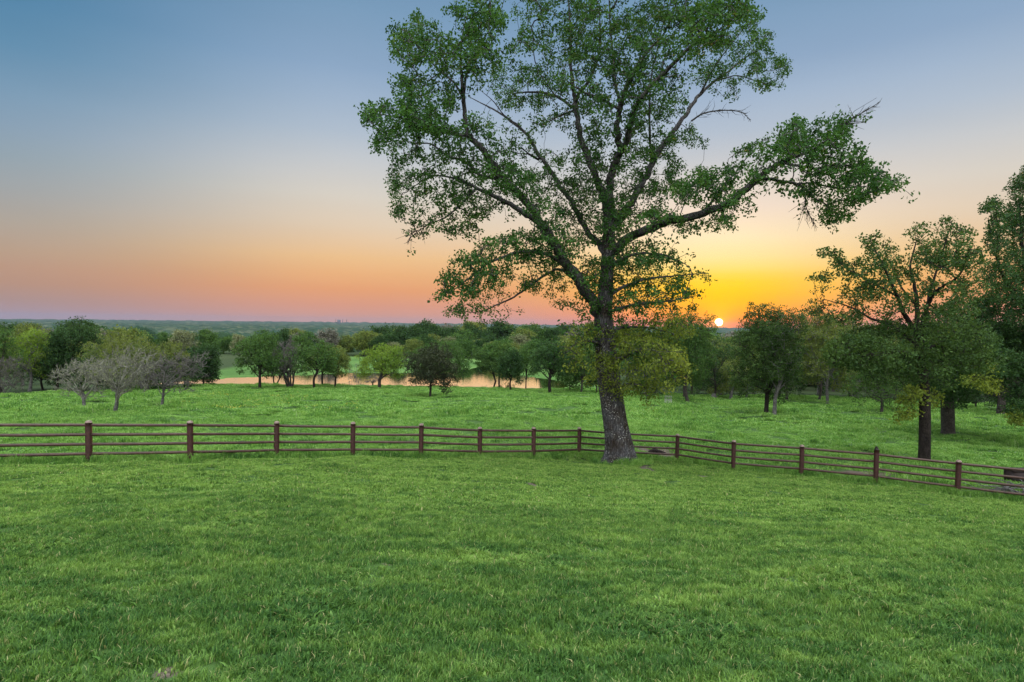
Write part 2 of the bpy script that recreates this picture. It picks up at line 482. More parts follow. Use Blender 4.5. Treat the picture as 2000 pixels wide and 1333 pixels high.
M['leaf_greybud'] = leaf_mat('buds_greygreen', (0.10, 0.12, 0.06), (0.20, 0.22, 0.11), 0.2, None, 0.3)
M['bark_big'] = bark_mat('bark_pecan', (0.040, 0.030, 0.022), (0.090, 0.090, 0.100), (0.50, 0.50, 0.48), 0.8, 1.0)
M['twig_pale'] = bark_mat('twigs_pale', (0.18, 0.18, 0.145), (0.32, 0.315, 0.26), None, 1.2)
M['twig_plum'] = bark_mat('twigs_plum', (0.12, 0.112, 0.104), (0.20, 0.188, 0.170), None, 1.2)
M['bark_dark'] = bark_mat('bark_dark', (0.018, 0.014, 0.013), (0.040, 0.032, 0.028), None, 1.4)
M['bark_grey'] = bark_mat('bark_grey', (0.10, 0.098, 0.095), (0.20, 0.195, 0.185), None, 1.2)
M['bark_mid'] = bark_mat('bark_mid', (0.045, 0.038, 0.034), (0.085, 0.075, 0.066), None, 1.2)
M['bark_limb'] = bark_mat('bark_limb', (0.034, 0.031, 0.029), (0.115, 0.110, 0.112), None, 1.3)
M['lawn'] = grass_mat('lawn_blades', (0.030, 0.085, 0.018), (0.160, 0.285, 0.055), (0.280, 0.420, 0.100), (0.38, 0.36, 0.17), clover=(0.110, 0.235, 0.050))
M['meadow'] = grass_mat('meadow_blades', (0.035, 0.110, 0.026), (0.150, 0.310, 0.056), (0.290, 0.440, 0.120), (0.30, 0.38, 0.18), 0.35, 0.16)

def ground_material():
    m, b, out = new_mat('ground_soil_and_grass')
    geo = b.n('ShaderNodeNewGeometry'); P = geo.outputs['Position']
    s = b.n('ShaderNodeSeparateXYZ'); b.put(s.inputs[0], P)
    n1 = b.noise(P, 0.35, 5.0, 0.6); n2 = b.noise(P, 3.0, 4.0, 0.65); n3 = b.noise(P, 30.0, 3.0, 0.7)
    near = b.ramp(b.m('ADD', b.m('MULTIPLY', n2, 0.6), b.m('MULTIPLY', n3, 0.4)), [(0.35, (0.022, 0.048, 0.013)), (0.62, (0.060, 0.115, 0.028))])
    n4 = b.noise(b.v('MULTIPLY', P, (0.5, 1.0, 1.0)), 0.09, 6.0, 0.65)
    far = b.ramp(n4, [(0.3, (0.038, 0.090, 0.022)), (0.5, (0.070, 0.140, 0.032)), (0.68, (0.105, 0.180, 0.048))])
    far = b.mix(1.0, far, b.ramp(n2, [(0.3, 0.72), (0.7, 1.25)]), 'MULTIPLY')
    c = b.mix(b.mapr(s.outputs[1], 55, 110, smooth=True), near, far)
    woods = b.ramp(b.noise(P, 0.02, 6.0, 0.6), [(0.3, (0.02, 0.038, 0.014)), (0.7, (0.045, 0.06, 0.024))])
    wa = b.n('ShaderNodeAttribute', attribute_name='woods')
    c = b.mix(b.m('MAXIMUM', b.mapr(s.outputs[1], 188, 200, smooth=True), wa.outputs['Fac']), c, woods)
    dn = b.noise(P, 1.4, 4.0, 0.6)
    dirtc = b.ramp(n3, [(0.3, (0.06, 0.045, 0.035)), (0.7, (0.15, 0.12, 0.095))])
    tot = None
    for (cx, cy, rx, ry) in DIRT:
        e = b.v('LENGTH', b.v('MULTIPLY', b.v('SUBTRACT', P, (cx, cy, 0)), (1 / rx, 1 / ry, 0)))
        f = b.mapr(b.m('ADD', e, b.m('MULTIPLY', b.m('SUBTRACT', dn, 0.5), 1.2)), 1.15, 0.75)
        tot = f if tot is None else b.m('MAXIMUM', tot, f)
    c = b.mix(tot, c, dirtc)
    principled(b, out, c, 0.95, 0.1, b.m('ADD', n2, b.m('MULTIPLY', n3, 0.4)), 0.03)
    return m

dirt_px = [(1285, 884, 60, 9), (1268, 918, 22, 5), (1048, 947, 20, 3), (1495, 1015, 22, 3), (1525, 1138, 14, 5), (760, 1110, 16, 6), (1470, 985, 10, 3),
           (1376, 930, 14, 3), (5, 1205, 18, 7), (1300, 1060, 22, 4), (330, 1325, 30, 6), (1690, 925, 60, 4)]
DIRT = []
for px, py, w, h in dirt_px:
    p = hit(px, py); q = hit(px, py - h)
    DIRT.append((p[0], p[1], w * p[1] / F, max(0.1, abs(q[1] - p[1]))))

# ------------------------------------------------------------------ ground sheet
fr = np.radians(np.concatenate([np.arange(-180, -62, 4.0), np.arange(-62, 62, 0.35), np.arange(62, 180, 4.0)]))
rr = np.concatenate([[0.01, 0.5], 1.0 * np.exp(np.arange(0, math.log(12400), 0.0165))])
RR, AA = np.meshgrid(rr, fr, indexing='ij')
GX, GY = RR * np.sin(AA), RR * np.cos(AA)
GZ = H(GX, GY)
nr_, na = RR.shape
i = np.arange(nr_ - 1)[:, None]; j = np.arange(na)[None, :]; j2 = (j + 1) % na
L = np.stack([i * na + j, i * na + j2, (i + 1) * na + j2, (i + 1) * na + j][::-1], -1).reshape(-1)
def pix_poly(L_): return np.array([hit(*q)[:2] if len(q) == 2 else q[2:] for q in L_])
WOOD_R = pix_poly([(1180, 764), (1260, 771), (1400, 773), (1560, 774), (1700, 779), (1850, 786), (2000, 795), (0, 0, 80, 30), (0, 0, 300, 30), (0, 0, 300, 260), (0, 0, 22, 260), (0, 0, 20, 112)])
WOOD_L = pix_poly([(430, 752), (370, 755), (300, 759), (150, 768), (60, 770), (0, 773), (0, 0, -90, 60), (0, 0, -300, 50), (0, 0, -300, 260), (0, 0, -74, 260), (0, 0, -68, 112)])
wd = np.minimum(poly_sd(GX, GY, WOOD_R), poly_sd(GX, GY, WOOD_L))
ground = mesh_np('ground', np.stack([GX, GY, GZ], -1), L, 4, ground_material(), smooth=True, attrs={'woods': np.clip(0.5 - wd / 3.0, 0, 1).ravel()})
tag(ground, 'rolling green lawn and pasture ground falling away to the valley', 'ground', kind='structure')

# pond water
m, b, out = new_mat('pond_water')
geo = b.n('ShaderNodeNewGeometry')
wn = b.noise(b.v('MULTIPLY', geo.outputs['Position'], (0.4, 1.6, 1.0)), 1.3, 3.0, 0.55)
pr = principled(b, out, (0.02, 0.026, 0.02), 0.03, 0.5, wn, 0.006, 1.0); pr.inputs['Base Color'].default_value = (1.0, 1.0, 1.0, 1)
c0 = POND.mean(0)
PW = c0 + (POND - c0) * 1.015
mbw = MB(); mbw.add(np.c_[PW, np.full(len(PW), WATER + 0.02)], np.arange(len(PW)), np.array([len(PW)]))
water = mbw.build('pond_water', m)
tag(water, 'still pond reflecting the pale sunset sky below the pasture', 'pond', kind='structure')

# ------------------------------------------------------------------ trees
def leaf_cloud(mb, C, nper, spread, size, rs, flat=0.75, up=0.4):
    C = np.repeat(C, nper, axis=0)
    n = len(C)
    off = rs.normal(size=(n, 3)); off /= np.linalg.norm(off, axis=1)[:, None]
    off *= (rs.random(n) ** 0.5)[:, None] * spread; off[:, 2] *= flat
    P = C + off
    a = rs.normal(size=(n, 3)); a[:, 2] -= 0.25; a /= np.linalg.norm(a, axis=1)[:, None]
    nn = rs.normal(size=(n, 3)); nn[:, 2] += up
    bb = np.cross(a, nn); bb /= np.linalg.norm(bb, axis=1)[:, None] + 1e-9
    s = size * (0.6 + 0.8 * rs.random(n))[:, None]
    v0 = P; v1 = P + a * s * 0.45 + bb * s * 0.30; v2 = P + a * s; v3 = P + a * s * 0.45 - bb * s * 0.30
    V = np.stack([v0, v1, v2, v3], 1).reshape(-1, 3)
    rc = np.repeat(rs.random(len(C) // nper), nper) * 0.55 + rs.random(n) * 0.45
    mb.add(V, np.arange(n * 4), 4, np.repeat(rc, 4))

def grow(skel_pts, clumps, rs, r_twig=0.010, expo=0.42, rmax=0.07, bend=0.18, dmax=1e9, want_keep=False):
    """attach every clump centre to the nearest wood, give branches the girth of what they carry"""
    S = np.asarray(skel_pts); n0 = len(S)
    N = n0 + 3 * len(clumps)
    P = np.zeros((N, 3)); P[:n0] = S
    par = np.full(N, -1); used = n0
    d0 = np.array([np.min(((S - c) ** 2).sum(1)) for c in clumps])
    tips = []; keep = np.ones(len(clumps), bool)
    for k in np.argsort(d0):
        c = clumps[k]
        dd = ((P[:used] - c) ** 2).sum(1)
        j = int(np.argmin(dd)); dist = math.sqrt(dd[j])
        if dist > dmax: keep[k] = False; continue
        prev = j
        for t in (0.36, 0.72, 1.0):
            q = P[j] * (1 - t) + c * t
            if t < 1: q = q + rs.normal(size=3) * dist * bend * 0.5 + np.array([0, 0, dist * 0.06])
            P[used] = q; par[used] = prev; prev = used; used += 1
        tips.append(prev)
    cnt = np.zeros(N); 
    for t in tips: cnt[t] = 1
    for i_ in range(N - 1, n0 - 1, -1):
        if par[i_] >= 0: cnt[par[i_]] += cnt[i_]
    N = used; idx = np.arange(n0, N)
    r1 = np.minimum(r_twig * np.maximum(cnt[idx], 1) ** expo, rmax)
    r0 = np.where(par[idx] >= n0, np.minimum(r_twig * np.maximum(cnt[par[idx]], 1) ** expo, rmax), r1 * 1.15)
    r0 = np.minimum(r0, r1 * 1.6)
    res = (P[par[idx]], P[idx], r0, r1 * 0.92)
    return (res, keep) if want_keep else res

def trunk_rings(mb, P, rad, sides=20, flare=0.35, flare_h=0.9, lobes=5, seed=0):
    """upright trunk with root flare"""
    rs = np.random.default_rng(seed)
    th = np.linspace(0, 2 * math.pi, sides, endpoint=False)
    ph = rs.random(4) * 6.28
    V = []
    for k, p in enumerate(P):
        h = p[2] - P[0][2]
        fl = flare * math.exp(-max(h, -0.2) / flare_h * 2.6)
        lob = 1 + 0.05 * np.sin(3 * th + ph[0]) + 0.03 * np.sin(7 * th + ph[1] + h) + fl * (1 + 0.42 * np.sin(lobes * th + ph[2]) + 0.25 * np.sin((lobes + 3) * th + ph[3]))
        V.append(np.c_[p[0] + np.cos(th) * rad[k] * lob, p[1] + np.sin(th) * rad[k] * lob, np.full(sides, p[2])])
    V = np.concatenate(V); n = len(P)
    i = np.arange(n - 1)[:, None]; j = np.arange(sides)[None, :]; j2 = (j + 1) % sides
    L = np.stack([i * sides + j, i * sides + j2, (i + 1) * sides + j2, (i + 1) * sides + j], -1).reshape(-1)
    mb.add(V, np.concatenate([L, np.arange((n - 1) * sides, n * sides)]), np.array([4] * ((n - 1) * sides) + [sides]))

def blob_points(blobs, nsum, rs, dens=None):
    """sample (px,py,blob index) in screen ellipses; areas share the points"""
    A = np.array([b[2] * b[3] * (b[4] if len(b) > 4 else 1.0) for b in blobs], float)
    w = A / A.sum()
    k = rs.choice(len(blobs), nsum, p=w)
    bb = np.array([b[:4] for b in blobs], float)[k]
    th = rs.random(nsum) * 2 * math.pi; r = rs.random(nsum) ** 0.55
    return bb[:, 0] + bb[:, 2] * r * np.cos(th), bb[:, 1] + bb[:, 3] * r * np.sin(th)

def traced_tree(name, label, cat, base, trunk, limbs, sets, D0, seed, bark, bark_l, thick=1.6, group=None, dead=None,
                flare=0.35, twig=0.010, rmax=0.07, limb_sides=9, hug=None):
    """a tree whose limbs are laid out limb by limb: (photo px, py, half-width px, depth offset)"""
    rs = np.random.default_rng(seed)
    root = empty(name, base); tag(root, label, cat, group)
    k = F / D0
    # trunk
    T = np.array(trunk, float)
    P = at(T[:, 0], T[:, 1], D0 + T[:, 3]); rad = T[:, 2] / k
    P[0] = base; P = catmull(P, 6)
    rad = np.interp(np.linspace(0, 1, len(P)), np.linspace(0, 1, len(T)), rad)
    P[0, 2] -= 0.25
    mb = MB(); trunk_rings(mb, P, rad, 26, flare, 0.8 if flare > 0.3 else 0.5, seed=seed)
    skel = list(P[len(P) // 2:]); 
    spx = []
    lm = MB()
    for L_ in limbs:
        A = np.array(L_, float)
        Q = at(A[:, 0], A[:, 1], D0 + A[:, 3])
        Q2 = catmull(Q, 5)
        r = np.interp(np.linspace(0, 1, len(Q2)), np.linspace(0, 1, len(A)), A[:, 2] / k) * 0.82
        jit = rs.normal(size=Q2.shape) * r[:, None] * 0.22; jit[0] = 0
        Q2 = Q2 + jit
        tube(lm, Q2, r, limb_sides, True, 0.12, rs)
        skel += list(Q2[len(Q2) // 5:])
    mb.build('trunk', bark, root, True)
    S = np.array(skel)
    # skeleton in pixels, for choosing depths
    rel = S - np.array([0, 0, CAMZ]); cc = rel @ CR
    SX = 1000 + F * cc[:, 0] / -cc[:, 2]; SY = 666.5 - F * cc[:, 1] / -cc[:, 2]; SD = S[:, 1]
    first = True
    allC = []
    for (blobs, n, nper, spread, size, mat, th) in sets:
        px, py = blob_points(blobs, n, rs)
        d2 = (px[:, None] - SX[None]) ** 2 + (py[:, None] - SY[None]) ** 2 + (rs.random((n, len(SX))) * 350)
        jn = np.argmin(d2, 1)
        dep = SD[jn] + rs.normal(size=n) * th
        C = at(px, py, dep)
        allC.append(C)
    if hug:      # short leafy shoots straight from the limbs
        low = S[(S[:, 2] < np.percentile(S[:, 2], 78)) & (S[:, 2] > base[2] + 4.0)]
        C = low[rs.integers(len(low), size=hug[0])] + rs.normal(size=(hug[0], 3)) * 0.32
        allC.append(C); sets = list(sets) + [(None, 0, 16, 0.26, 0.115, hug[1], 0)]
    C = np.concatenate(allC)
    tw_, keep = grow(S, C, rs, twig * .8, 0.40, rmax * .6, dmax=1.15 * D0 / 23.0, want_keep=True)
    prisms(lm, *tw_)
    q0 = 0
    for q, (C_, st_) in enumerate(zip(allC, sets)):
        kp = keep[q0:q0 + len(C_)]; q0 += len(C_)
        lf = MB(); leaf_cloud(lf, C_[kp], st_[2], st_[3], st_[4], rs)
        lf.build('crown' if q == 0 else ('limb_shoots' if st_[0] is None else 'low_foliage'), st_[5], root)
    if dead:
        for L_ in dead:
            A = np.array(L_, float)
            Q2 = catmull(at(A[:, 0], A[:, 1], D0 + A[:, 3]), 4)
            r = np.interp(np.linspace(0, 1, len(Q2)), np.linspace(0, 1, len(A)), A[:, 2] / k)
            tube(lm, Q2, r, 6)
            # bare side twigs
            n = len(Q2)
            for q in range(2, n):
                for _ in range(3):
                    dvec = (Q2[q] - Q2[q - 1]); dvec /= np.linalg.norm(dvec)
                    e = dvec + rs.normal(size=3) * 0.55; e /= np.linalg.norm(e)
                    ln = (0.25 + 0.6 * rs.random()) * (1.15 - q / n)
                    p1 = Q2[q] + e * ln * 0.6; p2 = p1 + (e + rs.normal(size=3) * 0.4) * ln * 0.5
                    prisms(lm, np.array([Q2[q], p1]), np.array([p1, p2]), np.array([0.011, 0.008]), np.array([0.008, 0.004]))
    lm.build('branches', bark_l, root, True)
    return root

# ---- the great tree by the fence
base_big = hit(1213, 906)
DB = float(base_big[1])
tr = [(1213, 906, 34, 0), (1211, 893, 29.5, 0), (1208, 862, 26.5, 0), (1201, 820, 23.5, 0), (1195, 780, 22.5, 0), (1189, 740, 22, 0), (1184, 700, 21, 0), (1180, 660, 20, 0),
      (1178, 625, 18, 0), (1181, 590, 15, 0), (1184, 550, 13.5, 0), (1187, 510, 13, 0), (1189, 470, 12, 0), (1190, 430, 10, 0), (1190, 400, 7, 0)]
limbs_big = [
    [(1176, 640, 13, 0), (1158, 588, 13, -.3), (1130, 545, 12.5, -.8), (1100, 510, 12, -1.2), (1079, 472, 11, -1.6), (1060, 440, 10, -2)],
    [(1060, 440, 8.5, -2), (1035, 405, 8, -2.3), (1008, 374, 7.5, -2.6), (980, 345, 7, -3), (956, 309, 6.5, -3.3), (935, 285, 6, -3.5), (914, 265, 5.5, -3.6)],
    [(914, 265, 5, -3.6), (909, 234, 4.5, -3.6), (905, 192, 4, -3.8), (902, 150, 3, -4), (899, 110, 2, -4.2), (905, 60, 1.2, -4.3), (915, 20, .7, -4.4)],
    [(914, 265, 4, -3.6), (878, 261, 3.5, -3.9), (830, 243, 2.6, -4.3), (790, 232, 1.8, -4.6), (735, 222, .8, -4.8)],
    [(905, 190, 2.5, -3.8), (885, 160, 2, -3.4), (850, 130, 1.5, -3), (815, 90, .9, -2.8)],
    [(903, 200, 2.4, -3.8), (914, 135, 2, -4.2), (935, 95, 1.3, -4.6), (955, 60, .7, -5)],
    [(1060, 440, 7, -2), (1021, 414, 6, -1.6), (976, 388, 5, -1.2), (930, 368, 3.8, -.8), (895, 350, 2.8, -.4), (845, 345, 1.8, 0), (800, 370, .8, .3)],
    [(974, 346, 4, -3), (940, 345, 3.5, -2.6), (914, 320, 3, -2.2), (872, 303, 2.5, -1.8), (842, 282, 1.8, -1.5), (800, 280, .9, -1.2)],
    [(930, 368, 3, -.8), (900, 400, 2.3, -1), (870, 425, 1.7, -1.2), (835, 440, 1.1, -1.4), (800, 466, .6, -1.6)],
    [(1183, 497, 8, 0), (1168, 476, 7.5, .6), (1151, 457, 7, 1), (1130, 422, 6.5, 1.5), (1112, 388, 6, 2), (1094, 363, 6, 2.3), (1070, 327, 5.5, 2.7), (1052, 303, 5, 3),
     (1037, 276, 4.2, 3.3), (1025, 258, 3.8, 3.5), (995, 234, 3, 3.8), (956, 210, 2, 4.2), (914, 189, .8, 4.5)],
    [(1025, 258, 2, 3.5), (990, 232, 1.7, 3.3), (965, 200, 1.2, 3.1), (940, 178, .6, 3)],
    [(1052, 312, 3.5, 3), (1034, 302, 2.6, 2.8), (1019, 289, 1.2, 2.6)],
    [(1190, 430, 9, 0), (1182, 395, 9, .2), (1172, 366, 8.5, .3), (1160, 339, 8, .4), (1145, 300, 7.5, .5), (1133, 264, 7, .6), (1127, 225, 6.3, .7), (1122, 192, 5.5, .8), (1118, 160, 4.5, .9),
     (1115, 120, 3.6, 1), (1115, 75, 2.8, 1.1), (1112, 30, 2, 1.2), (1108, -30, 1, 1.3)],
    [(1124, 200, 4.5, .8), (1133, 180, 4, .4), (1148, 162, 3.5, 0), (1166, 120, 2.6, -.4), (1172, 70, 1.8, -.8), (1170, 10, 1, -1)],
    [(1121, 212, 3.6, .8), (1085, 188, 3.2, 1.6), (1040, 180, 2.6, 2.4), (1004, 183, 1.5, 3)],
    [(1085, 188, 2, 1.6), (1065, 160, 1.6, 1.2), (1045, 120, 1.2, .8), (1040, 60, .8, .5)],
    [(1121, 216, 2.6, .8), (1090, 228, 2, 0), (1060, 243, 1.2, -.6), (1035, 238, .6, -1)],
    [(1190, 440, 10, 0), (1192, 400, 9.5, -.2), (1190, 360, 9, -.4), (1199, 324, 8.5, -.6), (1211, 298, 8, -.8), (1207, 270, 7.2, -1), (1206, 240, 6.6, -1.2), (1212, 207, 6, -1.4), (1220, 180, 5.2, -1.6),
     (1232, 150, 4.4, -1.8), (1250, 120, 3.5, -2), (1268, 99, 2.6, -2.2), (1300, 60, 1.6, -2.4), (1320, 10, 1, -2.6)],
    [(1212, 207, 4, -1.4), (1203, 168, 3.5, -1), (1197, 114, 2.8, -.6), (1192, 60, 2, -.2), (1190, 0, 1.2, 0)],
    [(1208, 212, 3.4, -1.4), (1172, 194, 3, -2), (1139, 180, 2.2, -2.6), (1110, 160, 1.2, -3)],
    [(1211, 300, 6, -.8), (1229, 270, 5.5, .2), (1241, 250, 4.5, .8), (1256, 241, 3, 1.3), (1263, 236, 1.6, 1.5)],
    [(1211, 305, 6, -.8), (1222, 280, 6, -1.8), (1230, 250, 5.6, -2.4), (1241, 210, 5.2, -3), (1262, 180, 4.8, -3.5), (1290, 150, 4.2, -4), (1320, 120, 3.6, -4.4), (1344, 96, 3, -4.7), (1368, 78, 2.4, -5), (1400, 62, 1.6, -5.2), (1440, 30, 1, -5.4)],
    [(1290, 150, 2.2, -4), (1296, 120, 1.8, -3.6), (1310, 95, 1.1, -3.2)],
    [(1193, 450, 10, 0), (1212, 425, 9.5, .6), (1232, 398, 9, 1), (1248, 370, 8.5, 1.4), (1260, 345, 8, 1.7), (1278, 309, 7.5, 2), (1305, 270, 6.6, 2.4), (1329, 237, 5.6, 2.8), (1350, 207, 5, 3.1), (1368, 183, 4.4, 3.4),
     (1392, 162, 3.6, 3.6), (1428, 135, 2.6, 3.9), (1458, 111, 1.8, 4.1), (1490, 95, 1, 4.3)],
    [(1368, 183, 3, 3.4), (1385, 150, 2.4, 3), (1410, 110, 1.6, 2.6), (1450, 60, .9, 2.2)],
    [(1400, 158, 2, 3.6), (1440, 148, 1.6, 4.2), (1480, 160, 1.1, 4.6), (1520, 170, .6, 5)],
    [(1272, 315, 3.6, 1.9), (1270, 270, 3.2, 1.5), (1268, 215, 2.6, 1.1), (1272, 150, 2, .7), (1285, 90, 1.3, .3), (1300, 30, .8, 0)],
    [(1200, 492, 11, 0), (1217, 474, 10.5, -.6), (1263, 448, 9.5, -1.4), (1320, 431, 8.6, -2.2), (1375, 417, 8, -3), (1425, 396, 7.2, -3.6), (1462, 365, 6.6, -4), (1490, 341, 6, -4.3), (1524, 318, 5, -4.6),
     (1560, 303, 3.8, -4.9), (1600, 288, 2.6, -5.1), (1632, 262, 1.6, -5.3), (1668, 228, 1, -5.4)],
    [(1476, 352, 4, -4.1), (1502, 350, 3.4, -3.8), (1545, 357, 2.8, -3.4), (1569, 367, 2.4, -3.2), (1590, 387, 1.9, -3), (1614, 401, 1.4, -2.8), (1638, 436, .7, -2.6)],
    [(1555, 360, 2, -3.4), (1590, 358, 1.8, -3.8), (1630, 368, 1.5, -4.2), (1680, 365, 1.1, -4.5), (1740, 358, .6, -4.8)],
    [(1524, 318, 2.6, -4.6), (1560, 325, 2.2, -5), (1610, 330, 1.7, -5.4), (1660, 325, 1.2, -5.7), (1700, 345, .7, -6)],
    [(1375, 417, 3, -3), (1400, 380, 2.5, -2.4), (1430, 345, 1.8, -2), (1465, 300, 1, -1.6)],
    [(1182, 600, 4, 0), (1150, 570, 4.2, 1), (1120, 545, 4, 1.6), (1095, 527, 4, 2), (1067, 537, 3.5, 2.4), (1039, 555, 3, 2.8), (1004, 580, 2.5, 3.2), (969, 597, 2, 3.5), (934, 610, 1.4, 3.8), (899, 608, .7, 4)],
    [(1100, 512, 5, -1.2), (1060, 495, 4, -2), (1020, 492, 3.4, -2.6), (985, 502, 2.8, -3), (950, 517, 2.2, -3.3), (913, 546, 1.5, -3.6), (880, 572, .8, -3.8)],
    [(1187, 580, 5, 0), (1220, 560, 4, 1), (1255, 548, 3.2, 1.8), (1300, 541, 2.4, 2.4), (1345, 537, 1.3, 2.8), (1378, 534, .6, 3)],
    [(1187, 610, 4.5, 0), (1220, 600, 3.6, -1), (1265, 592, 2.8, -1.8), (1310, 588, 1.8, -2.4), (1360, 578, .8, -2.8)],
    [(1190, 520, 5, 0), (1220, 505, 4, -1), (1255, 495, 3, -2), (1300, 500, 2, -2.6), (1335, 520, 1, -3)],
    [(1192, 720, 5, 0), (1215, 700, 4, -1), (1245, 685, 3.2, -2), (1285, 690, 2.2, -2.8), (1310, 730, 1, -3.2)],
    [(1194, 770, 4, 0), (1215, 755, 3, -.8), (1245, 750, 2.2, -1.4), (1275, 770, 1, -1.8)],
    [(1183, 680, 4, 0), (1160, 668, 3, -.8), (1130, 668, 2, -1.4), (1105, 690, 1, -1.8)],
    [(1190, 650, 4, 0), (1215, 640, 3, .8), (1260, 640, 2, 1.6), (1310, 650, 1, 2.2)],
]
blobs_big = [(785,75,28,30),(825,50,26,38),(850,95,48,33),(915,30,45,33),(960,40,28,28),(930,75,36,26),(800,100,33,24),(900,112,50,26),(955,125,45,36),(830,160,52,42),(790,170,26,36),
 (1000,160,42,40),(880,195,22,26),(770,230,58,32),(728,222,20,11),(820,235,46,36),(760,280,30,33),(860,245,34,30),(935,250,36,24),(1000,200,26,18),(780,350,27,38),(830,320,46,33),(900,300,34,26),
 (800,400,32,38),(870,370,54,36),(930,400,46,30),(850,430,40,22),(905,450,28,28),(960,330,46,26),(985,285,26,18),(1000,350,44,30),(1050,350,34,30),(980,382,40,26),(1050,400,36,26),
 (1040,18,36,24),(1050,70,40,33),(1012,100,24,32),(1100,30,52,33),(1100,90,52,42),(1060,135,44,30),(1160,50,58,48),(1170,120,56,42),(1230,40,58,45),(1220,110,48,48),(1290,40,58,43),(1290,100,42,36),
 (1350,30,53,33),(1410,25,52,28),(1460,28,36,26),(1370,80,56,32),(1440,80,56,32),(1490,72,28,24),(1490,120,46,28),(1528,128,20,22),(1440,140,52,28),(1380,145,36,30),(1500,165,28,15),(1420,185,34,12),
 (1100,165,34,24),(1050,196,34,20),(1072,235,26,12),(1150,205,36,36),(1182,245,32,26),(1148,282,30,34),(1130,335,46,38),(1080,305,22,18),(1180,180,28,28),(1240,170,36,38),(1270,150,26,36),(1250,225,34,36),
 (1290,210,34,36),(1310,160,30,24),(1330,200,22,22),(1335,262,34,20),(1355,278,20,14),(1290,285,36,32),(1240,315,46,38),(1310,325,26,26),(1190,335,36,38),
 (1120,390,48,38),(1180,400,50,50),(1250,380,48,42),(1310,370,42,32),(1350,355,34,28),(1400,345,42,28),(1400,382,52,24),(1300,420,42,20),(1240,430,48,28),(1340,442,30,14),(1400,438,36,18),(1438,410,30,22),
 (1130,450,48,38),(1190,470,40,50),(1080,430,38,28),(1080,480,48,28),(1020,462,44,18),(980,490,50,26),(1040,500,46,26),(1110,520,48,36),(1180,540,40,42),(920,522,46,26),(880,548,24,26),(970,540,44,18),
 (930,572,48,20),(868,582,16,16),(900,606,30,14),(950,602,28,10),(1050,550,44,20),(1100,580,34,20),(1128,608,26,16),
 (1470,330,46,26),(1460,292,30,18),(1520,292,46,30),(1540,236,22,18),(1560,270,48,32),(1610,262,44,26),(1590,310,52,30),(1642,242,20,15),(1650,300,40,26),(1640,340,44,18),(1690,332,34,16),(1700,360,46,18),
 (1748,356,16,12),(1650,380,38,18),(1632,420,28,20),(1670,398,24,14),(1690,382,32,12),(1500,362,34,11),(1565,372,24,9),
 (1240,500,46,30),(1290,512,40,24),(1320,540,30,18),(1362,534,20,5),(1240,560,48,32),(1300,572,44,20),(1345,572,22,5),(1338,600,26,7),(1250,610,54,22),(1180,600,30,30),
 (1150,-25,140,22),(1300,-35,120,28),(1000,-10,60,18),(1420,-20,60,18),(1220,-85,130,35)]
blobs_low = [(1240,650,56,26),(1290,655,46,26),(1335,650,20,16),(1250,700,54,30),(1300,705,40,34),(1330,725,18,24),(1236,748,36,26),(1275,752,36,22),(1205,665,28,30),(1140,655,34,14),(1120,680,26,16),(1125,715,18,12),
 (1150,640,24,12),(1150,742,14,10),(1200,765,20,18),(1270,785,10,12),(1188,720,30,34),(1310,755,14,10),(1180,640,26,20),(1305,625,34,12),(1170,690,14,30)]
dead_big = [[(1350, 237, 2, 2.8), (1374, 222, 1.6, 2.6), (1410, 216, 1.3, 2.4), (1446, 219, .9, 2.2), (1464, 233, .5, 2)],
            [(1632, 252, 1.5, -5.3), (1650, 241, 1.3, -5.4), (1675, 226, 1, -5.5), (1712, 204, .5, -5.6)],
            [(1575, 372, 1.1, -3.1), (1573, 400, .9, -3), (1582, 422, .7, -3), (1592, 440, .4, -3)],
            [(845, 430, 1.2, -1.3), (828, 445, .9, -1.4), (806, 456, .7, -1.5), (797, 474, .4, -1.6)],
            [(1034, 302, 1, 2.8), (1000, 296, .7, 2.6), (1000, 270, .5, 2.5)]]
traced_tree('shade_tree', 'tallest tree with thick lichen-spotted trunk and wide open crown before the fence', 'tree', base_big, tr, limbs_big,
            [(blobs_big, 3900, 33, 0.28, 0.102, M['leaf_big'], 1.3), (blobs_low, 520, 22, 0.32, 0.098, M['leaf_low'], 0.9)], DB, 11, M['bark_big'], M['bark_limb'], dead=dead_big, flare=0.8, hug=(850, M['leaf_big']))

# ---- the nearer oaks on the right
def oak(name, label, bpx, bpy_, trunk, limbs, blobs, n, seed, leaf, nper=30, spread=0.34, size=0.12, low=None, barkm='bark_dark', th=1.1, flare=0.2):
    b0 = hit(bpx, bpy_); D0 = float(b0[1])
    sets = [(blobs, n, nper, spread, size, M[leaf], th)]
    if low: sets.append((low[0], low[1], nper, spread, size, M[low[2]], th))
    return traced_tree(name, label, 'tree', b0, [(bpx, bpy_, trunk[0][2], 0)] + trunk[1:] if trunk[0][0] is None else trunk, limbs, sets, D0, seed, M[barkm], M[barkm], flare=flare)

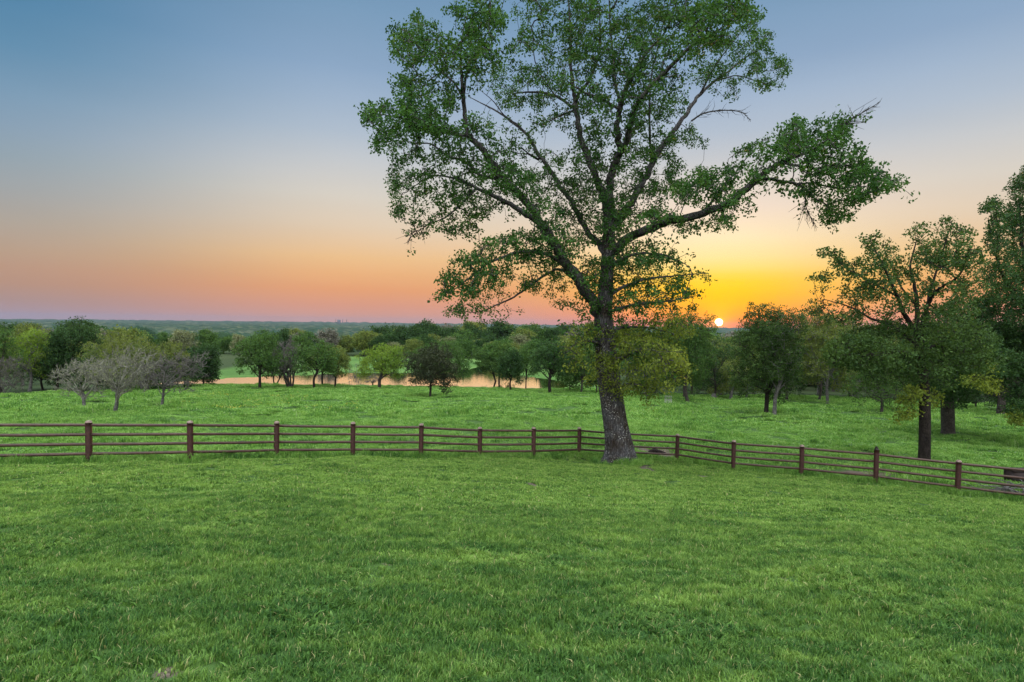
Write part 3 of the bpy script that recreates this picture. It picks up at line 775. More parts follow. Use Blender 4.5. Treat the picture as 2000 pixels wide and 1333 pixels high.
oak('oak_tree', 'oak with straight dark trunk rising just behind the fence rail, right of the great tree', 1805, 903,
    [(1805, 903, 10.5, 0), (1806, 850, 10, 0), (1806, 800, 9.5, 0), (1804, 750, 9, 0), (1800, 700, 8.5, 0), (1795, 660, 7.5, 0), (1792, 640, 6.5, 0)],
    [[(1796, 662, 6, 0), (1770, 620, 5, -.6), (1752, 580, 4, -1.2), (1735, 540, 2.8, -1.8), (1715, 500, 1.6, -2.2), (1700, 470, .8, -2.5)],
     [(1793, 650, 6, 0), (1791, 600, 5, .5), (1786, 560, 3.8, 1), (1778, 520, 2.6, 1.4), (1790, 470, 1.4, 1.8)],
     [(1794, 655, 6, 0), (1808, 610, 5, -.8), (1822, 575, 4, -1.4), (1845, 558, 3.2, -2), (1872, 540, 2.2, -2.5), (1890, 500, 1.2, -3)],
     [(1808, 610, 3.4, -.8), (1820, 560, 2.8, -.2), (1835, 510, 2, .4), (1855, 450, 1, .8)],
     [(1799, 690, 5, 0), (1765, 655, 4.2, 1), (1735, 634, 3.6, 1.6), (1700, 622, 2.8, 2.2), (1660, 600, 1.8, 2.6), (1610, 585, .9, 3)],
     [(1752, 580, 2.4, -1.2), (1710, 555, 2, -1.6), (1670, 535, 1.4, -2), (1628, 505, .7, -2.4)],
     [(1801, 700, 5, 0), (1770, 690, 4, -1), (1720, 690, 3.2, -1.8), (1670, 700, 2.2, -2.4), (1630, 715, 1, -3)],
     [(1802, 690, 4.5, 0), (1840, 665, 3.6, 1), (1880, 650, 2.6, 1.8), (1920, 640, 1.4, 2.4)],
     [(1791, 600, 2.6, .5), (1760, 560, 2, 1), (1740, 520, 1.3, 1.5), (1725, 480, .7, 2)]],
    [(1625,500,24,15),(1602,552,24,18),(1665,522,36,22),(1710,470,30,17),(1722,502,34,26),(1680,572,38,22),(1592,602,24,16),(1640,612,42,22),(1722,560,42,26),(1700,620,46,22),(1760,525,38,28),(1800,452,32,18),
     (1815,490,43,28),(1852,432,16,12),(1870,462,32,25),(1850,512,43,28),(1790,560,38,24),(1842,562,38,20),(1890,505,33,25),(1892,562,30,25),(1760,592,36,15),(1822,610,36,20),(1882,612,36,26),
     (1760,645,50,20,2.2),(1690,660,50,22,2.2),(1930,690,30,40,1.3),(1830,655,48,24,2.2),(1895,655,40,28,2.2),(1640,690,36,24,1.6),(1700,702,48,26,2.2),(1762,700,48,26,2.2),(1842,702,42,28,2.2),(1900,700,38,28,2.2),(1720,742,32,16,1.2),(1780,738,32,14,1.2),(1838,742,32,16,1.2)],
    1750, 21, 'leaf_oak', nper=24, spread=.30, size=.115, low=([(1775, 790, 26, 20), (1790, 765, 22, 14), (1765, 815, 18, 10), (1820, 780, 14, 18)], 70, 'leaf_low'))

oak('oak_tree', 'stout oak with pale-footed thick trunk, close behind the straight dark one', 1852, 848,
    [(1852, 848, 11.5, 0), (1851, 810, 11, 0), (1850, 780, 10.5, 0), (1848, 750, 10, 0), (1848, 720, 9, 0), (1850, 690, 7, 0)],
    [[(1849, 740, 7, 0), (1825, 700, 5, -1), (1800, 670, 3.5, -2), (1780, 640, 2, -3)],
     [(1849, 735, 7, 0), (1870, 690, 5, 1), (1885, 640, 3.5, 2), (1895, 590, 2, 3)],
     [(1849, 750, 6, 0), (1885, 720, 4.5, -1), (1920, 700, 3, -2), (1950, 690, 1.5, -3)],
     [(1850, 700, 6, 0), (1848, 650, 4, 1), (1845, 600, 2, 2)]],
    [(1800,680,40,40),(1840,640,45,45),(1890,610,40,45),(1870,690,55,45),(1920,660,45,50),(1830,745,45,25),(1890,745,45,28),(1930,730,40,35),(1790,740,30,30),(1860,780,36,12)],
    800, 22, 'leaf_dark', 26, 0.55, 0.2, barkm='bark_mid', th=1.8, flare=0.3)

b_edge = hit(1985, 880)
oak('oak_tree', 'tall dense dark oak cut by the right edge of the photo', 2035, 872,
    [(2035, 872, 14, 0), (2036, 800, 13, 0), (2036, 740, 12.5, 0), (2034, 680, 12, 0), (2030, 620, 11, 0), (2028, 560, 9, 0), (2026, 500, 6, 0)],
    [[(2030, 640, 7, 0), (2000, 600, 5.5, -1), (1970, 560, 4, -1.8), (1945, 500, 2.6, -2.4), (1930, 430, 1.2, -3)],
     [(2028, 590, 7, 0), (2005, 520, 5, .8), (1995, 450, 3.5, 1.6), (1990, 390, 1.4, 2)],
     [(2033, 690, 6, 0), (1995, 670, 5, 1), (1960, 660, 3.6, 1.8), (1925, 640, 2.2, 2.6), (1900, 600, 1, 3)],
     [(2035, 740, 6, 0), (1990, 715, 4.6, -1), (1950, 700, 3.2, -2), (1915, 720, 1.8, -2.8), (1895, 750, .8, -3.2)],
     [(2030, 600, 7, 0), (2070, 530, 5, 1), (2090, 460, 3, 1.6)], [(2034, 700, 6, 0), (2080, 660, 4, -1), (2120, 640, 2, -2)]],
    [(1938,402,18,14),(1958,432,32,22),(1985,372,16,15),(1992,425,30,38),(1960,472,36,28),(1990,522,40,38),(1945,540,32,28),(1960,590,42,32),(1925,600,26,26),(1990,645,44,38,1.4),(1940,670,38,28,1.3),
     (1985,712,40,30,1.4),(1935,716,30,22),(2035,560,55,75),(2045,430,45,60),(2050,680,55,60),(2110,560,50,70),(2100,680,50,60),(2020,350,40,30),(2000,770,36,26),(1990,800,22,14)],
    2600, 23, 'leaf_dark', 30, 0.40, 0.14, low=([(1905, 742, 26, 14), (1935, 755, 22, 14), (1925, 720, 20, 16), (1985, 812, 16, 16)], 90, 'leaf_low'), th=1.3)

# ---- trees grown from their outline: trunk foot, left, right, top and underside of the crown in the photo
def outline_tree(name, label, foot, x0, x1, ytop, ylow, leaf, bark='bark_mid', seed=1, group=None, n=None, size=None, stems=1, shape='round', tw=None, dense=1.0, pos=None, bare=False, cat='tree', flat=0.8):
    rs = np.random.default_rng(seed)
    b0 = hit(*foot) if pos is None else np.array(pos)
    D0 = float(b0[1]); s = D0 / F
    root = empty(name, b0); tag(root, label, cat, group)
    W = (x1 - x0) * s / 2; cx = b0[0] + ((x0 + x1) / 2 - foot[0]) * s
    hor = 619 + 0.0136 * foot[0]
    ztop = CAMZ - (ytop - hor) * s; zlow = CAMZ - (ylow - hor) * s
    Hh = ztop - b0[2]; hc = (ztop - zlow) / 2; cz = zlow + hc
    size = size or max(0.13, 0.0021 * D0)
    area = W * hc * math.pi
    n = n or int(np.clip(area * 13 * dense, 60, 1700))
    # lobes make the outline uneven
    nl = 16
    ctr = []
    for k in range(nl):
        th = 2 * math.pi * (k + rs.random() * 0.7) / nl * 2.4
        zz = -0.75 + 1.65 * (k + 0.5) / nl + rs.normal() * 0.07
        if shape == 'round': rad = math.sqrt(max(0.05, 1 - min(0.97, abs(zz)) ** 2.2)) * 0.72
        elif shape == 'cone': rad = (0.95 - zz) / 1.9 * 0.85
        elif shape == 'vase': rad = 0.25 + 0.5 * (zz + 1) / 2
        elif shape == 'tall': rad = 0.55 * math.sqrt(max(0.1, 1 - abs(zz) ** 3))
        rad *= 0.8 + 0.35 * rs.random()
        ctr.append((math.cos(th) * rad, math.sin(th) * rad, zz * 0.80, 0.30 + 0.14 * rs.random()))
    if shape != 'cone':
        ctr += [(0, 0, 0.1, 0.5), (0.2, 0, 0.62, .34), (-.25, .1, .5, .34)]
    else: ctr += [(0, 0, -0.4, .5), (0, 0, 0.8, .18)]
    ctr = np.array(ctr)
    k = rs.choice(len(ctr), n, p=ctr[:, 3] ** 2 / (ctr[:, 3] ** 2).sum())
    v = rs.normal(size=(n, 3)); v /= np.linalg.norm(v, axis=1)[:, None]
    v *= (rs.random(n) ** 0.4 * ctr[k, 3])[:, None]
    q = ctr[k, :3] + v
    q /= 1.0
    mx = np.percentile(np.abs(q[:, 0]), 98.5); mz = np.percentile(np.abs(q[:, 2]), 99)
    C = np.c_[cx + q[:, 0] / mx * W * 0.96, b0[1] + q[:, 1] / mx * W * 0.9, cz + q[:, 2] / mz * hc * 0.96]
    tr_r = tw * s / 2 if tw else max(0.10, Hh * 0.022)
    wood = MB(); limb = MB(); skel = []
    stems_ = []
    for q_ in range(stems):
        a = 6.28 * q_ / max(stems, 1) + rs.random()
        lean = 0 if stems == 1 else (0.22 + 0.25 * rs.random()) * W
        top = np.array([cx * .6 + b0[0] * .4 + math.cos(a) * lean, b0[1] + math.sin(a) * lean, zlow + hc * (0.9 if not bare else 0.5)])
        foot_ = b0 + np.array([math.cos(a), math.sin(a), 0]) * (0 if stems == 1 else tr_r * 0.8)
        P = catmull(np.array([foot_ - [0, 0, .15], foot_ * .65 + top * .35 + rs.normal(size=3) * [.022, .022, 0] * Hh * .6, foot_ * .3 + top * .7 + rs.normal(size=3) * [.03, .03, 0] * Hh * .6, top]), 4)
        rad = np.linspace(1, 0.45, len(P)) * tr_r / (1 if stems == 1 else math.sqrt(stems)); rad[0] *= 1.35
        tube(wood, P, rad, 9, True, 0.1, rs)
        stems_.append(P)
        skel += list(P[len(P) // 3:])
    for (lx, ly, lz, _) in ctr[:nl]:
        st = stems_[rs.integers(len(stems_))]
        j = rs.integers(int(len(st) * .35), len(st))
        e = np.array([cx + lx / mx * W * .8, b0[1] + ly / mx * W * .8, cz + lz / mz * hc * .8])
        if e[2] < st[j][2] - 0.5 and not bare: j = int(len(st) * .4)
        mid = (st[j] + e) / 2 + rs.normal(size=3) * 0.06 * W + np.array([0, 0, -0.04 * hc])
        Q = catmull(np.array([st[j], mid, e]), 4)
        tube(limb, Q, np.linspace(tr_r * .42, tr_r * .10, len(Q)), 5)
        skel += list(Q[2:])
    tw_r = max(0.012, 0.00022 * D0) if not bare else max(0.016, 0.00042 * D0)
    prisms(limb, *grow(np.array(skel), C, rs, tw_r, 0.36, tr_r * 0.4))
    if bare:   # sprays of fine twigs in place of leaves
        m_ = 5
        C2 = np.repeat(C, m_, axis=0)
        e = (C2 - np.array([cx, b0[1], zlow - hc * .3])); e /= np.linalg.norm(e, axis=1)[:, None] + 1e-9
        e = e + rs.normal(size=C2.shape) * 0.55; e /= np.linalg.norm(e, axis=1)[:, None]
        ln = (0.25 + 0.45 * rs.random(len(C2)))[:, None] * min(1.0, W * .3)
        st = C2 - e * ln * .4
        prisms(limb, st, C2 + e * ln, np.full(len(C2), tw_r * .6), np.full(len(C2), tw_r * .3))
    wood.build('trunk', M[bark], root, True)
    limb.build('branches', M[('twig_pale' if leaf == 'leaf_grey' else 'twig_plum') if bare else bark], root, False)
    lf = MB()
    leaf_cloud(lf, C, int(7 if bare else 20), size * 2.6, size * (0.55 if bare else 1.15), rs, flat)
    lf.build('crown', M[leaf], root)
    return root

OT = outline_tree
# orchard on the left
OT('orchard_tree', 'smallest bare grey orchard tree, leftmost of the three in the pasture', (165, 797), 104, 205, 703, 782, 'leaf_grey', 'bark_grey', 31, 'bare orchard trees', bare=True, tw=7, n=210, shape='vase')
OT('orchard_tree', 'widest bare orchard tree with pale budding twigs and forked dark trunk, middle of three', (223, 807), 172, 300, 683, 775, 'leaf_grey', 'bark_grey', 32, 'bare orchard trees', bare=True, tw=8, n=270, shape='vase')
OT('orchard_tree', 'bare purplish orchard tree whose twigs reach over the left end of the pond', (316, 793), 258, 392, 692, 772, 'twig_purple', 'bark_grey', 33, 'bare orchard trees', bare=True, tw=6, n=270, shape='vase')
# wood at the left edge
G1 = 'trees of the wood at the left edge'
OT('broadleaf_tree', 'deep green tree cut by the left edge of the photo', (2, 768), -42, 36, 640, 750, 'leaf_mid', 'bark_mid', 41, G1)
OT('broadleaf_tree', 'tall yellow-green tree with thin pale trunk in the left wood', (58, 765), 18, 97, 642, 738, 'leaf_lime', 'bark_grey', 42, G1, tw=6)
OT('leafless_shrub', 'grey leafless thicket at the foot of the left wood', (14, 772), -24, 46, 700, 768, 'leaf_greybud', 'bark_grey', 43, G1, bare=True, stems=3, cat='shrub', n=260)
OT('broadleaf_tree', 'tallest dark evergreen tree rising above the left wood to the horizon', (158, 762), 108, 204, 626, 758, 'leaf_dark', 'bark_dark', 44, G1, dense=1.3)
OT('broadleaf_tree', 'dark evergreen with a pointed top, left of the tallest one', (112, 764), 78, 152, 648, 760, 'leaf_dark', 'bark_dark', 45, G1, shape='cone', dense=1.3)
OT('willow_tree', 'large olive-green feathery tree behind the bare orchard trees', (222, 768), 164, 276, 648, 758, 'leaf_olive', 'bark_grey', 46, G1)
OT('broadleaf_tree', 'yellow-olive tree between the feathery tree and the rounded one', (276, 765), 240, 312, 662, 755, 'leaf_olive', 'bark_grey', 47, G1)
OT('broadleaf_tree', 'rounded olive-topped tree behind the purplish orchard tree', (330, 758), 288, 366, 670, 748, 'leaf_olive', 'bark_mid', 48, G1)
OT('juniper_tree', 'dark dense juniper on the pond bank at the end of the left wood', (398, 753), 362, 430, 674, 752, 'leaf_dark', 'bark_dark', 49, G1, shape='tall', dense=1.7)
OT('broadleaf_tree', 'dark tree low behind the yellow-green one with pale trunk', (84, 762), 36, 122, 668, 758, 'leaf_dark', 'bark_dark', 50, G1)
OT('broadleaf_tree', 'shaded tree under the tallest evergreen, near the grass edge', (190, 765), 150, 236, 690, 764, 'leaf_dark', 'bark_dark', 51, G1)
OT('broadleaf_tree', 'light green tree behind at the far left, pale top showing', (45, 752), -5, 90, 634, 745, 'leaf_olive', 'bark_grey', 52, G1)
OT('broadleaf_tree', 'dark filler tree between rounded olive tree and juniper', (360, 757), 330, 392, 690, 755, 'leaf_dark', 'bark_dark', 53, G1)
OT('broadleaf_tree', 'dark tree hidden low behind the feathery olive tree', (290, 762), 236, 340, 700, 762, 'leaf_dark', 'bark_dark', 54, G1)
for q in range(5):
    OT('broadleaf_tree', 'tree of the left wood beyond the photo edge', (-60 - q * 62, 768 + q * 3), -110 - q * 62, -20 - q * 62, 640 + 8 * (q % 3), 758, ['leaf_mid', 'leaf_dark', 'leaf_olive'][q % 3], 'bark_mid', 55 + q, G1, n=200)

# row along the pond
G2 = 'trees in the row along the pond bank'
OT('broadleaf_tree', 'tall fresh-green tree, leftmost in the pond row', (507, 760), 457, 547, 648, 742, 'leaf_mid', 'bark_dark', 61, G2, tw=6, dense=1.2)
OT('leafless_tree', 'purple-grey leafless tree with several spreading stems by the pond', (567, 758), 510, 598, 672, 738, 'twig_purple', 'bark_mid', 62, G2, bare=True, stems=5, tw=9, n=380)
OT('broadleaf_tree', 'broad green tree with thin straight trunk right of the purple-grey leafless one', (614, 760), 574, 662, 667, 738, 'leaf_mid', 'bark_dark', 63, G2, tw=5)
OT('broadleaf_tree', 'small tree on a leaning trunk just behind the broad one with thin trunk', (630, 754), 600, 672, 676, 734, 'leaf_olive', 'bark_dark', 64, G2, tw=4)
OT('broadleaf_tree', 'low bushy tree with brownish right side, third trunk right of the leafless one', (654, 758), 634, 684, 684, 742, 'leaf_olive', 'bark_dark', 65, G2, tw=4)
OT('broadleaf_tree', 'thin-trunked tree half hidden behind the purple-grey leafless one', (537, 752), 505, 575, 690, 738, 'twig_purple', 'bark_dark', 66, G2, tw=4, n=120, stems=2)
OT('lime_green_tree', 'rounded yellow-green tree standing alone in the middle of the pond row', (741, 760), 702, 792, 676, 744, 'leaf_lime', 'bark_mid', 67, G2, tw=7, dense=1.1)
OT('willow_tree', 'soft green willow behind the dark cedar', (868, 756), 802, 916, 667, 752, 'leaf_mid', 'bark_mid', 68, G2)
OT('cedar_tree', 'dark brown-green cedar standing forward of the pond row', (840, 776), 788, 890, 672, 768, 'leaf_cedar', 'bark_dark', 69, G2, shape='round', dense=1.7, tw=5)
OT('broadleaf_tree', 'green double-trunked tree in front of the trees on the far bank', (974, 757), 926, 1006, 668, 738, 'leaf_mid', 'bark_dark', 70, G2, stems=2, tw=6)
OT('broadleaf_tree', 'small very dark tree right of the double-trunked one', (998, 763), 972, 1022, 684, 750, 'leaf_dark', 'bark_dark', 71, G2, tw=4, dense=1.3)
OT('broadleaf_tree', 'slender tree with thin bare trunk between the very dark small one and the flared one', (1027, 761), 1002, 1052, 682, 736, 'leaf_mid', 'bark_dark', 72, G2, tw=2.6)
OT('broadleaf_tree', 'dark tree with flared trunk foot at the right end of the pond', (1074, 768), 1030, 1110, 670, 742, 'leaf_dark', 'bark_dark', 73, G2, tw=7, dense=1.2)
OT('broadleaf_tree', 'bushy green tree just left of the great trunk', (1135, 768), 1098, 1172, 672, 762, 'leaf_mid', 'bark_mid', 74, G2)
OT('broadleaf_tree', 'low bush at the right tip of the pond, left of the great trunk', (1112, 765), 1088, 1140, 712, 764, 'leaf_mid', 'bark_mid', 77, G2, cat='bush')
OT('broadleaf_tree', 'shaded bush peeping out directly behind the great trunk', (1165, 768), 1138, 1200, 700, 767, 'leaf_dark', 'bark_mid', 78, G2, cat='bush')
OT('leafless_snag', 'tiny bare snag standing at the water edge left of the yellow-green tree', (692, 748), 680, 706, 712, 744, 'twig_purple', 'bark_dark', 75, bare=True, tw=2, n=30)
OT('leafless_shrub', 'small brownish shrub at the foot of the yellow-green tree', (728, 752), 716, 742, 730, 751, 'twig_purple', 'bark_dark', 76, bare=True, tw=3, n=40, cat='shrub')

# right-hand grove
G3 = 'trees of the grove right of the great tree'
OT('broadleaf_tree', 'leafy tree with slim brown trunk between the great tree and the sun', (1344, 786), 1278, 1392, 612, 762, 'leaf_mid', 'bark_mid', 81, G3, tw=7, dense=2.0)
OT('broadleaf_tree', 'small tree on a pale stubby trunk below the sun', (1427, 781), 1402, 1462, 700, 772, 'leaf_olive', 'bark_grey', 82, G3, tw=7)
OT('broadleaf_tree', 'tree on the darker left trunk of the close pair right of the sun', (1496, 810), 1420, 1540, 598, 796, 'leaf_oak', 'bark_dark', 83, G3, tw=9, dense=1.9)
OT('broadleaf_tree', 'tree on the greyer right trunk of the close pair right of the sun', (1512, 813), 1470, 1566, 598, 780, 'leaf_oak', 'bark_grey', 84, G3, tw=8, dense=1.7)
OT('broadleaf_tree', 'pale olive tree with slim light-grey trunk left of the straight dark oak', (1617, 791), 1530, 1690, 604, 768, 'leaf_olive', 'bark_grey', 85, G3, tw=6, dense=2.2)
OT('broadleaf_tree', 'tree with a grey trunk in the shade behind the pale olive one', (1666, 776), 1622, 1730, 640, 760, 'leaf_olive', 'bark_grey', 86, G3, tw=6)
OT('broadleaf_tree', 'shady tree overhanging bushes under the straight dark oak', (1722, 806), 1660, 1785, 672, 806, 'leaf_mid', 'bark_mid', 87, G3)
OT('broadleaf_tree', 'dark tree on a short grey trunk near the right edge', (1955, 812), 1880, 2030, 640, 792, 'leaf_dark', 'bark_mid', 88, G3, tw=16)
OT('leafless_shrub', 'low shrub beside the grey stump', (1400, 772), 1380, 1416, 756, 771, 'leaf_olive', 'bark_grey', 89, cat='shrub', n=50)
for q, (fx, fy, x0, x1, yt) in enumerate([(1905, 800, 1866, 1946, 742), (1975, 806, 1934, 2016, 735), (2040, 812, 1996, 2086, 728)]):
    OT('broadleaf_tree', ['dark bush right of the stout pale-footed oak', 'dark bush nearest the right edge under the dense oak', 'dark bush beyond the right edge'][q], (fx, fy), x0, x1, yt, fy - 1, 'leaf_dark', 'bark_mid', 190 + q, G3, cat='bush')
# dark wood behind
G4 = 'trees of the dark wood closing the pasture on the right'
rs_ = np.random.default_rng(5)
kk = 0
for row in range(3):
    x = 1262 + row * 17
    while x < 2140:
        w = 50 + rs_.random() * 30
        foot = (x, 777 - row * 8 + (x - 1300) * 0.012 + rs_.normal() * 1.2)
        top = 640 + rs_.random() * 34 - row * 5 - (12 if x > 1560 else 0) + (14 if 1385 < x < 1440 else 0)
        if 1340 < x < 1470: top = max(top, 664)
        w2 = w * 0.68
        OT('woodland_tree', ['dark green tree of the wood behind the pasture, right side', 'muted olive tree of the wood behind the pasture, right side'][kk % 4 == 3], foot, x - w2, x + w2, top, 776 - row * 5,
           'leaf_olive' if kk % 4 == 3 else ('leaf_mid' if kk % 2 else 'leaf_dark'), 'bark_grey' if kk % 3 == 0 else 'bark_mid', 200 + kk, G4, n=300, tw=5)
        kk += 1; x += w

# ---- woods beyond the pond: six kinds, copied
def copy_tree(o, loc, rz, sc, label=None):
    c = o.copy(); col.objects.link(c); c.location = loc; c.rotation_euler = (0, 0, rz); c.scale = sc
    if label: c['label'] = label
    for ch in o.children:
        d = ch.copy(); col.objects.link(d); d.parent = c
    return c

G5 = 'trees of the woods beyond the pond'
kinds = [('leaf_dark', 'round', 'dark green rounded tree in the woods beyond the pond'), ('leaf_mid', 'round', 'mid green tree in the woods beyond the pond'),
         ('leaf_olive', 'tall', 'pale olive tree in the woods beyond the pond'), ('twig_purple', 'round', 'grey leafless tree in the woods beyond the pond'),
         ('leaf_greybud', 'tall', 'grey-green budding tree in the woods beyond the pond'), ('leaf_dark', 'tall', 'tall dark evergreen in the woods beyond the pond')]
protos = []
for q, (lf_, sh, lb) in enumerate(kinds):
    yb = 200.0 + q * 9; xb = -40.0 + q * 22
    p = np.array([xb, yb, gz(xb, yb)])
    hor = 619 + 13.6; s_ = yb / F
    hh = 9.5; ww = 4.6
    pxb = 1000 + xb / s_ * 1.0
    f_ = (pxb, 0); 
    horf = 619 + 0.0136 * pxb
    ytop = horf + (CAMZ - (p[2] + hh)) / s_; ylow = horf + (CAMZ - (p[2] + 0.8)) / s_
    o = OT('woodland_tree', lb, (pxb, 0), pxb - ww / s_, pxb + ww / s_, ytop, ylow, lf_, 'bark_grey' if q in (3, 4) else 'bark_dark', 300 + q, G5, n=210, size=0.42, shape=sh, pos=p, stems=1)
    protos.append(o)
placed = [tuple(p.location[:2]) for p in protos]
rs_ = np.random.default_rng(9)
def add_wood(n, az0, az1, d0, d1, weights, smin, smax, mind):
    done = 0; tries = 0
    while done < n and tries < n * 60:
        tries += 1
        az = R(az0 + (az1 - az0) * rs_.random()); d = d0 + (d1 - d0) * rs_.random() ** 1.2
        y = d; x = d * math.tan(az)
        if any((x - a) ** 2 + (y - b_) ** 2 < (mind * (1 + (d - 190) / 300)) ** 2 for a, b_ in placed): continue
        k = rs_.choice(6, p=np.array(weights) / sum(weights))
        s = smin + (smax - smin) * rs_.random()
        copy_tree(protos[k], (x, y, gz(x, y) - .1), rs_.random() * 6.28, (s * (0.9 + .3 * rs_.random()), s * (0.9 + .3 * rs_.random()), s * (.85 + .3 * rs_.random())), kinds[k][2])
        placed.append((x, y)); done += 1
add_wood(34, -46, -14, 192, 205, [3, 3, 3, 3, 6, 0], .65, .9, 6)
add_wood(40, -46, -14, 210, 330, [4, 2, 3, 3, 4, 1], .7, 1.05, 9)
add_wood(44, -15, 9, 190, 214, [4, 5, 4, 1, 2, 0], .58, .78, 5.0)
add_wood(74, -15, 12, 252, 400, [5, 3, 2, 2, 1, 5], 1.05, 1.6, 9)
add_wood(75, 8.5, 52, 112, 190, [6, 5, 2, 1, 1, 2], .85, 1.15, 5)
add_wood(30, -52, -33, 112, 190, [6, 4, 3, 1, 1, 2], .8, 1.0, 5)
for (px_, d_, k_, s_) in [(470, 300, 0, 1.3), (355, 560, 0, 2.0), (300, 600, 0, 1.7), (245, 620, 0, 2.0), (325, 520, 5, 1.7), (430, 640, 0, 1.6), (400, 600, 0, 1.7), (370, 240, 0, .85), (385, 300, 4, 1.2),
                      (830, 285, 0, 1.6), (852, 300, 5, 1.45), (778, 330, 5, 1.7), (690, 300, 5, 1.35), (935, 320, 0, 1.75), (965, 185, 2, .6), (918, 190, 1, .6), (958, 200, 1, .7), (1040, 200, 1, .7), (1000, 180, 2, .6), (1090, 150, 1, .8), (1120, 140, 2, .85), (1150, 145, 1, .9), (1070, 165, 0, .7)]:
    d = pdir(px_, 650); x = d[0] / d[1] * d_
    copy_tree(protos[k_], (x, d_, gz(x, d_) - .1), rs_.random() * 6, (s_ * 1.15, s_ * 1.15, s_), kinds[k_][2])

# ---- the forest plain: one canopy far away
def forest():
    az = np.radians(np.arange(-58, 58, 0.13))
    rr = 300 * np.exp(np.linspace(0, math.log(9500 / 300), 430))
    RR, AA = np.meshgrid(rr, az, indexing='ij')
    rs = np.random.default_rng(3)
    X, Y = RR * np.sin(AA), RR * np.cos(AA)
    cell = 11.0
    best = np.full(X.shape, -9.0); rc = np.zeros(X.shape)
    # crowns grow coarser with distance in three belts
    for belt, (c0_, r0_, r1_) in enumerate([(11.0, 0, 900), (17.0, 900, 2200), (32.0, 2200, 99999)]):
        msk = (RR >= r0_) & (RR < r1_)
        gx = np.floor(X[msk] / c0_).astype(int); gy = np.floor(Y[msk] / c0_).astype(int)
        bz = np.full(gx.shape, -9.0); br = np.zeros(gx.shape)
        for a in (-1, 0, 1):
            for b_ in (-1, 0, 1):
                u = gx + a; v = gy + b_
                h1 = np.abs(np.sin(u * 127.1 + v * 311.7) * 43758.5453) % 1
                h2 = np.abs(np.sin(u * 269.5 + v * 183.3) * 24634.6345) % 1
                h3 = np.abs(np.sin(u * 419.2 + v * 371.9) * 35411.1131) % 1
                d = np.hypot(X[msk] - (u + h1) * c0_, Y[msk] - (v + h2) * c0_) / (c0_ * (0.75 + .25 * h3))
                hgt = (5.0 + 8.5 * h3 ** 3 * (1 + .5 * belt)) * (0.1 + np.sqrt(np.clip(1 - d * d, 0, 1))) 
                up_ = hgt > bz
                bz = np.where(up_, hgt, bz); br = np.where(up_, h3 * .6 + h1 * .4, br)
        best[msk] = bz; rc[msk] = br
    Z = H(X, Y, fine=False) + best + rs.normal(size=X.shape) * 0.5
    Z[0] -= 8
    clearing = wnoise(X, Y, waves(700, 8, 21)) + wnoise(X, Y, waves(260, 8, 22)) * .5
    Z = Z - np.where((clearing > 1.9) & (RR > 700), best * 0.9, 0)
    n, m_ = X.shape
    i = np.arange(n - 1)[:, None]; j = np.arange(m_ - 1)[None, :]
    L = np.stack([i * m_ + j, (i + 1) * m_ + j, (i + 1) * m_ + j + 1, i * m_ + j + 1][::-1], -1).reshape(-1)
    m, b, out = new_mat('forest_canopy')
    a = b.n('ShaderNodeAttribute', attribute_name='rnd')
    geo = b.n('ShaderNodeNewGeometry'); P = geo.outputs['Position']
    big = b.noise(P, 0.006, 3.0, 0.6)
    sm = b.noise(P, 0.5, 3.0, 0.7)
    green = b.ramp(a.outputs['Fac'], [(0.0, (0.062, 0.078, 0.042)), (0.35, (0.046, 0.072, 0.032)), (0.6, (0.030, 0.056, 0.026)), (0.8, (0.016, 0.036, 0.020))])
    grey = b.ramp(a.outputs['Fac'], [(0.0, (0.09, 0.10, 0.065)), (0.6, (0.07, 0.084, 0.052)), (0.85, (0.028, 0.045, 0.026))])
    c = b.mix(b.mapr(big, 0.42, 0.55), green, grey)
    dk = b.noise(b.v('MULTIPLY', P, (0.5, 1.0, 1.0)), 0.012, 4.0, 0.65)
    c = b.mix(b.mapr(dk, 0.50, 0.60), c, (0.020, 0.045, 0.026, 1))
    c = b.mix(1.0, c, b.ramp(sm, [(0.3, 0.55), (0.7, 1.45)]), 'MULTIPLY')
    principled(b, out, c, 0.95, 0.05)
    o = mesh_np('distant_forest', np.stack([X, Y, Z], -1), L, 4, m, attrs={'rnd': rc.ravel()})
    tag(o, 'endless wooded plain reaching from beyond the pond to the horizon', 'forest', kind='stuff')
forest()

# ------------------------------------------------------------------ pipe fence
m, b, out = new_mat('rusty_brown_pipe')
geo = b.n('ShaderNodeNewGeometry')
n1 = b.noise(geo.outputs['Position'], 9, 5, .7); n2 = b.noise(geo.outputs['Position'], 60, 3, .6)
c = b.ramp(n1, [(0.3, (0.026, 0.013, 0.009)), (0.55, (0.052, 0.023, 0.015)), (0.75, (0.095, 0.062, 0.045))])
principled(b, out, c, 0.55, 0.4, n2, 0.004)
M['pipe'] = m
m, b, out = new_mat('post_red_brown')
geo = b.n('ShaderNodeNewGeometry')
n1 = b.noise(geo.outputs['Position'], 14, 5, .7)
c = b.ramp(n1, [(0.35, (0.022, 0.008, 0.007)), (0.6, (0.046, 0.014, 0.012)), (0.75, (0.085, 0.045, 0.038))])
principled(b, out, c, 0.6, 0.35, n1, 0.006)
M['post'] = m
m, b, out = new_mat('post_cap_weathered')
geo = b.n('ShaderNodeNewGeometry')
c = b.ramp(b.noise(geo.outputs['Position'], 20, 4, .7), [(0.35, (0.10, 0.06, 0.05)), (0.65, (0.24, 0.19, 0.16))])
principled(b, out, c, 0.7, 0.3)
M['cap'] = m

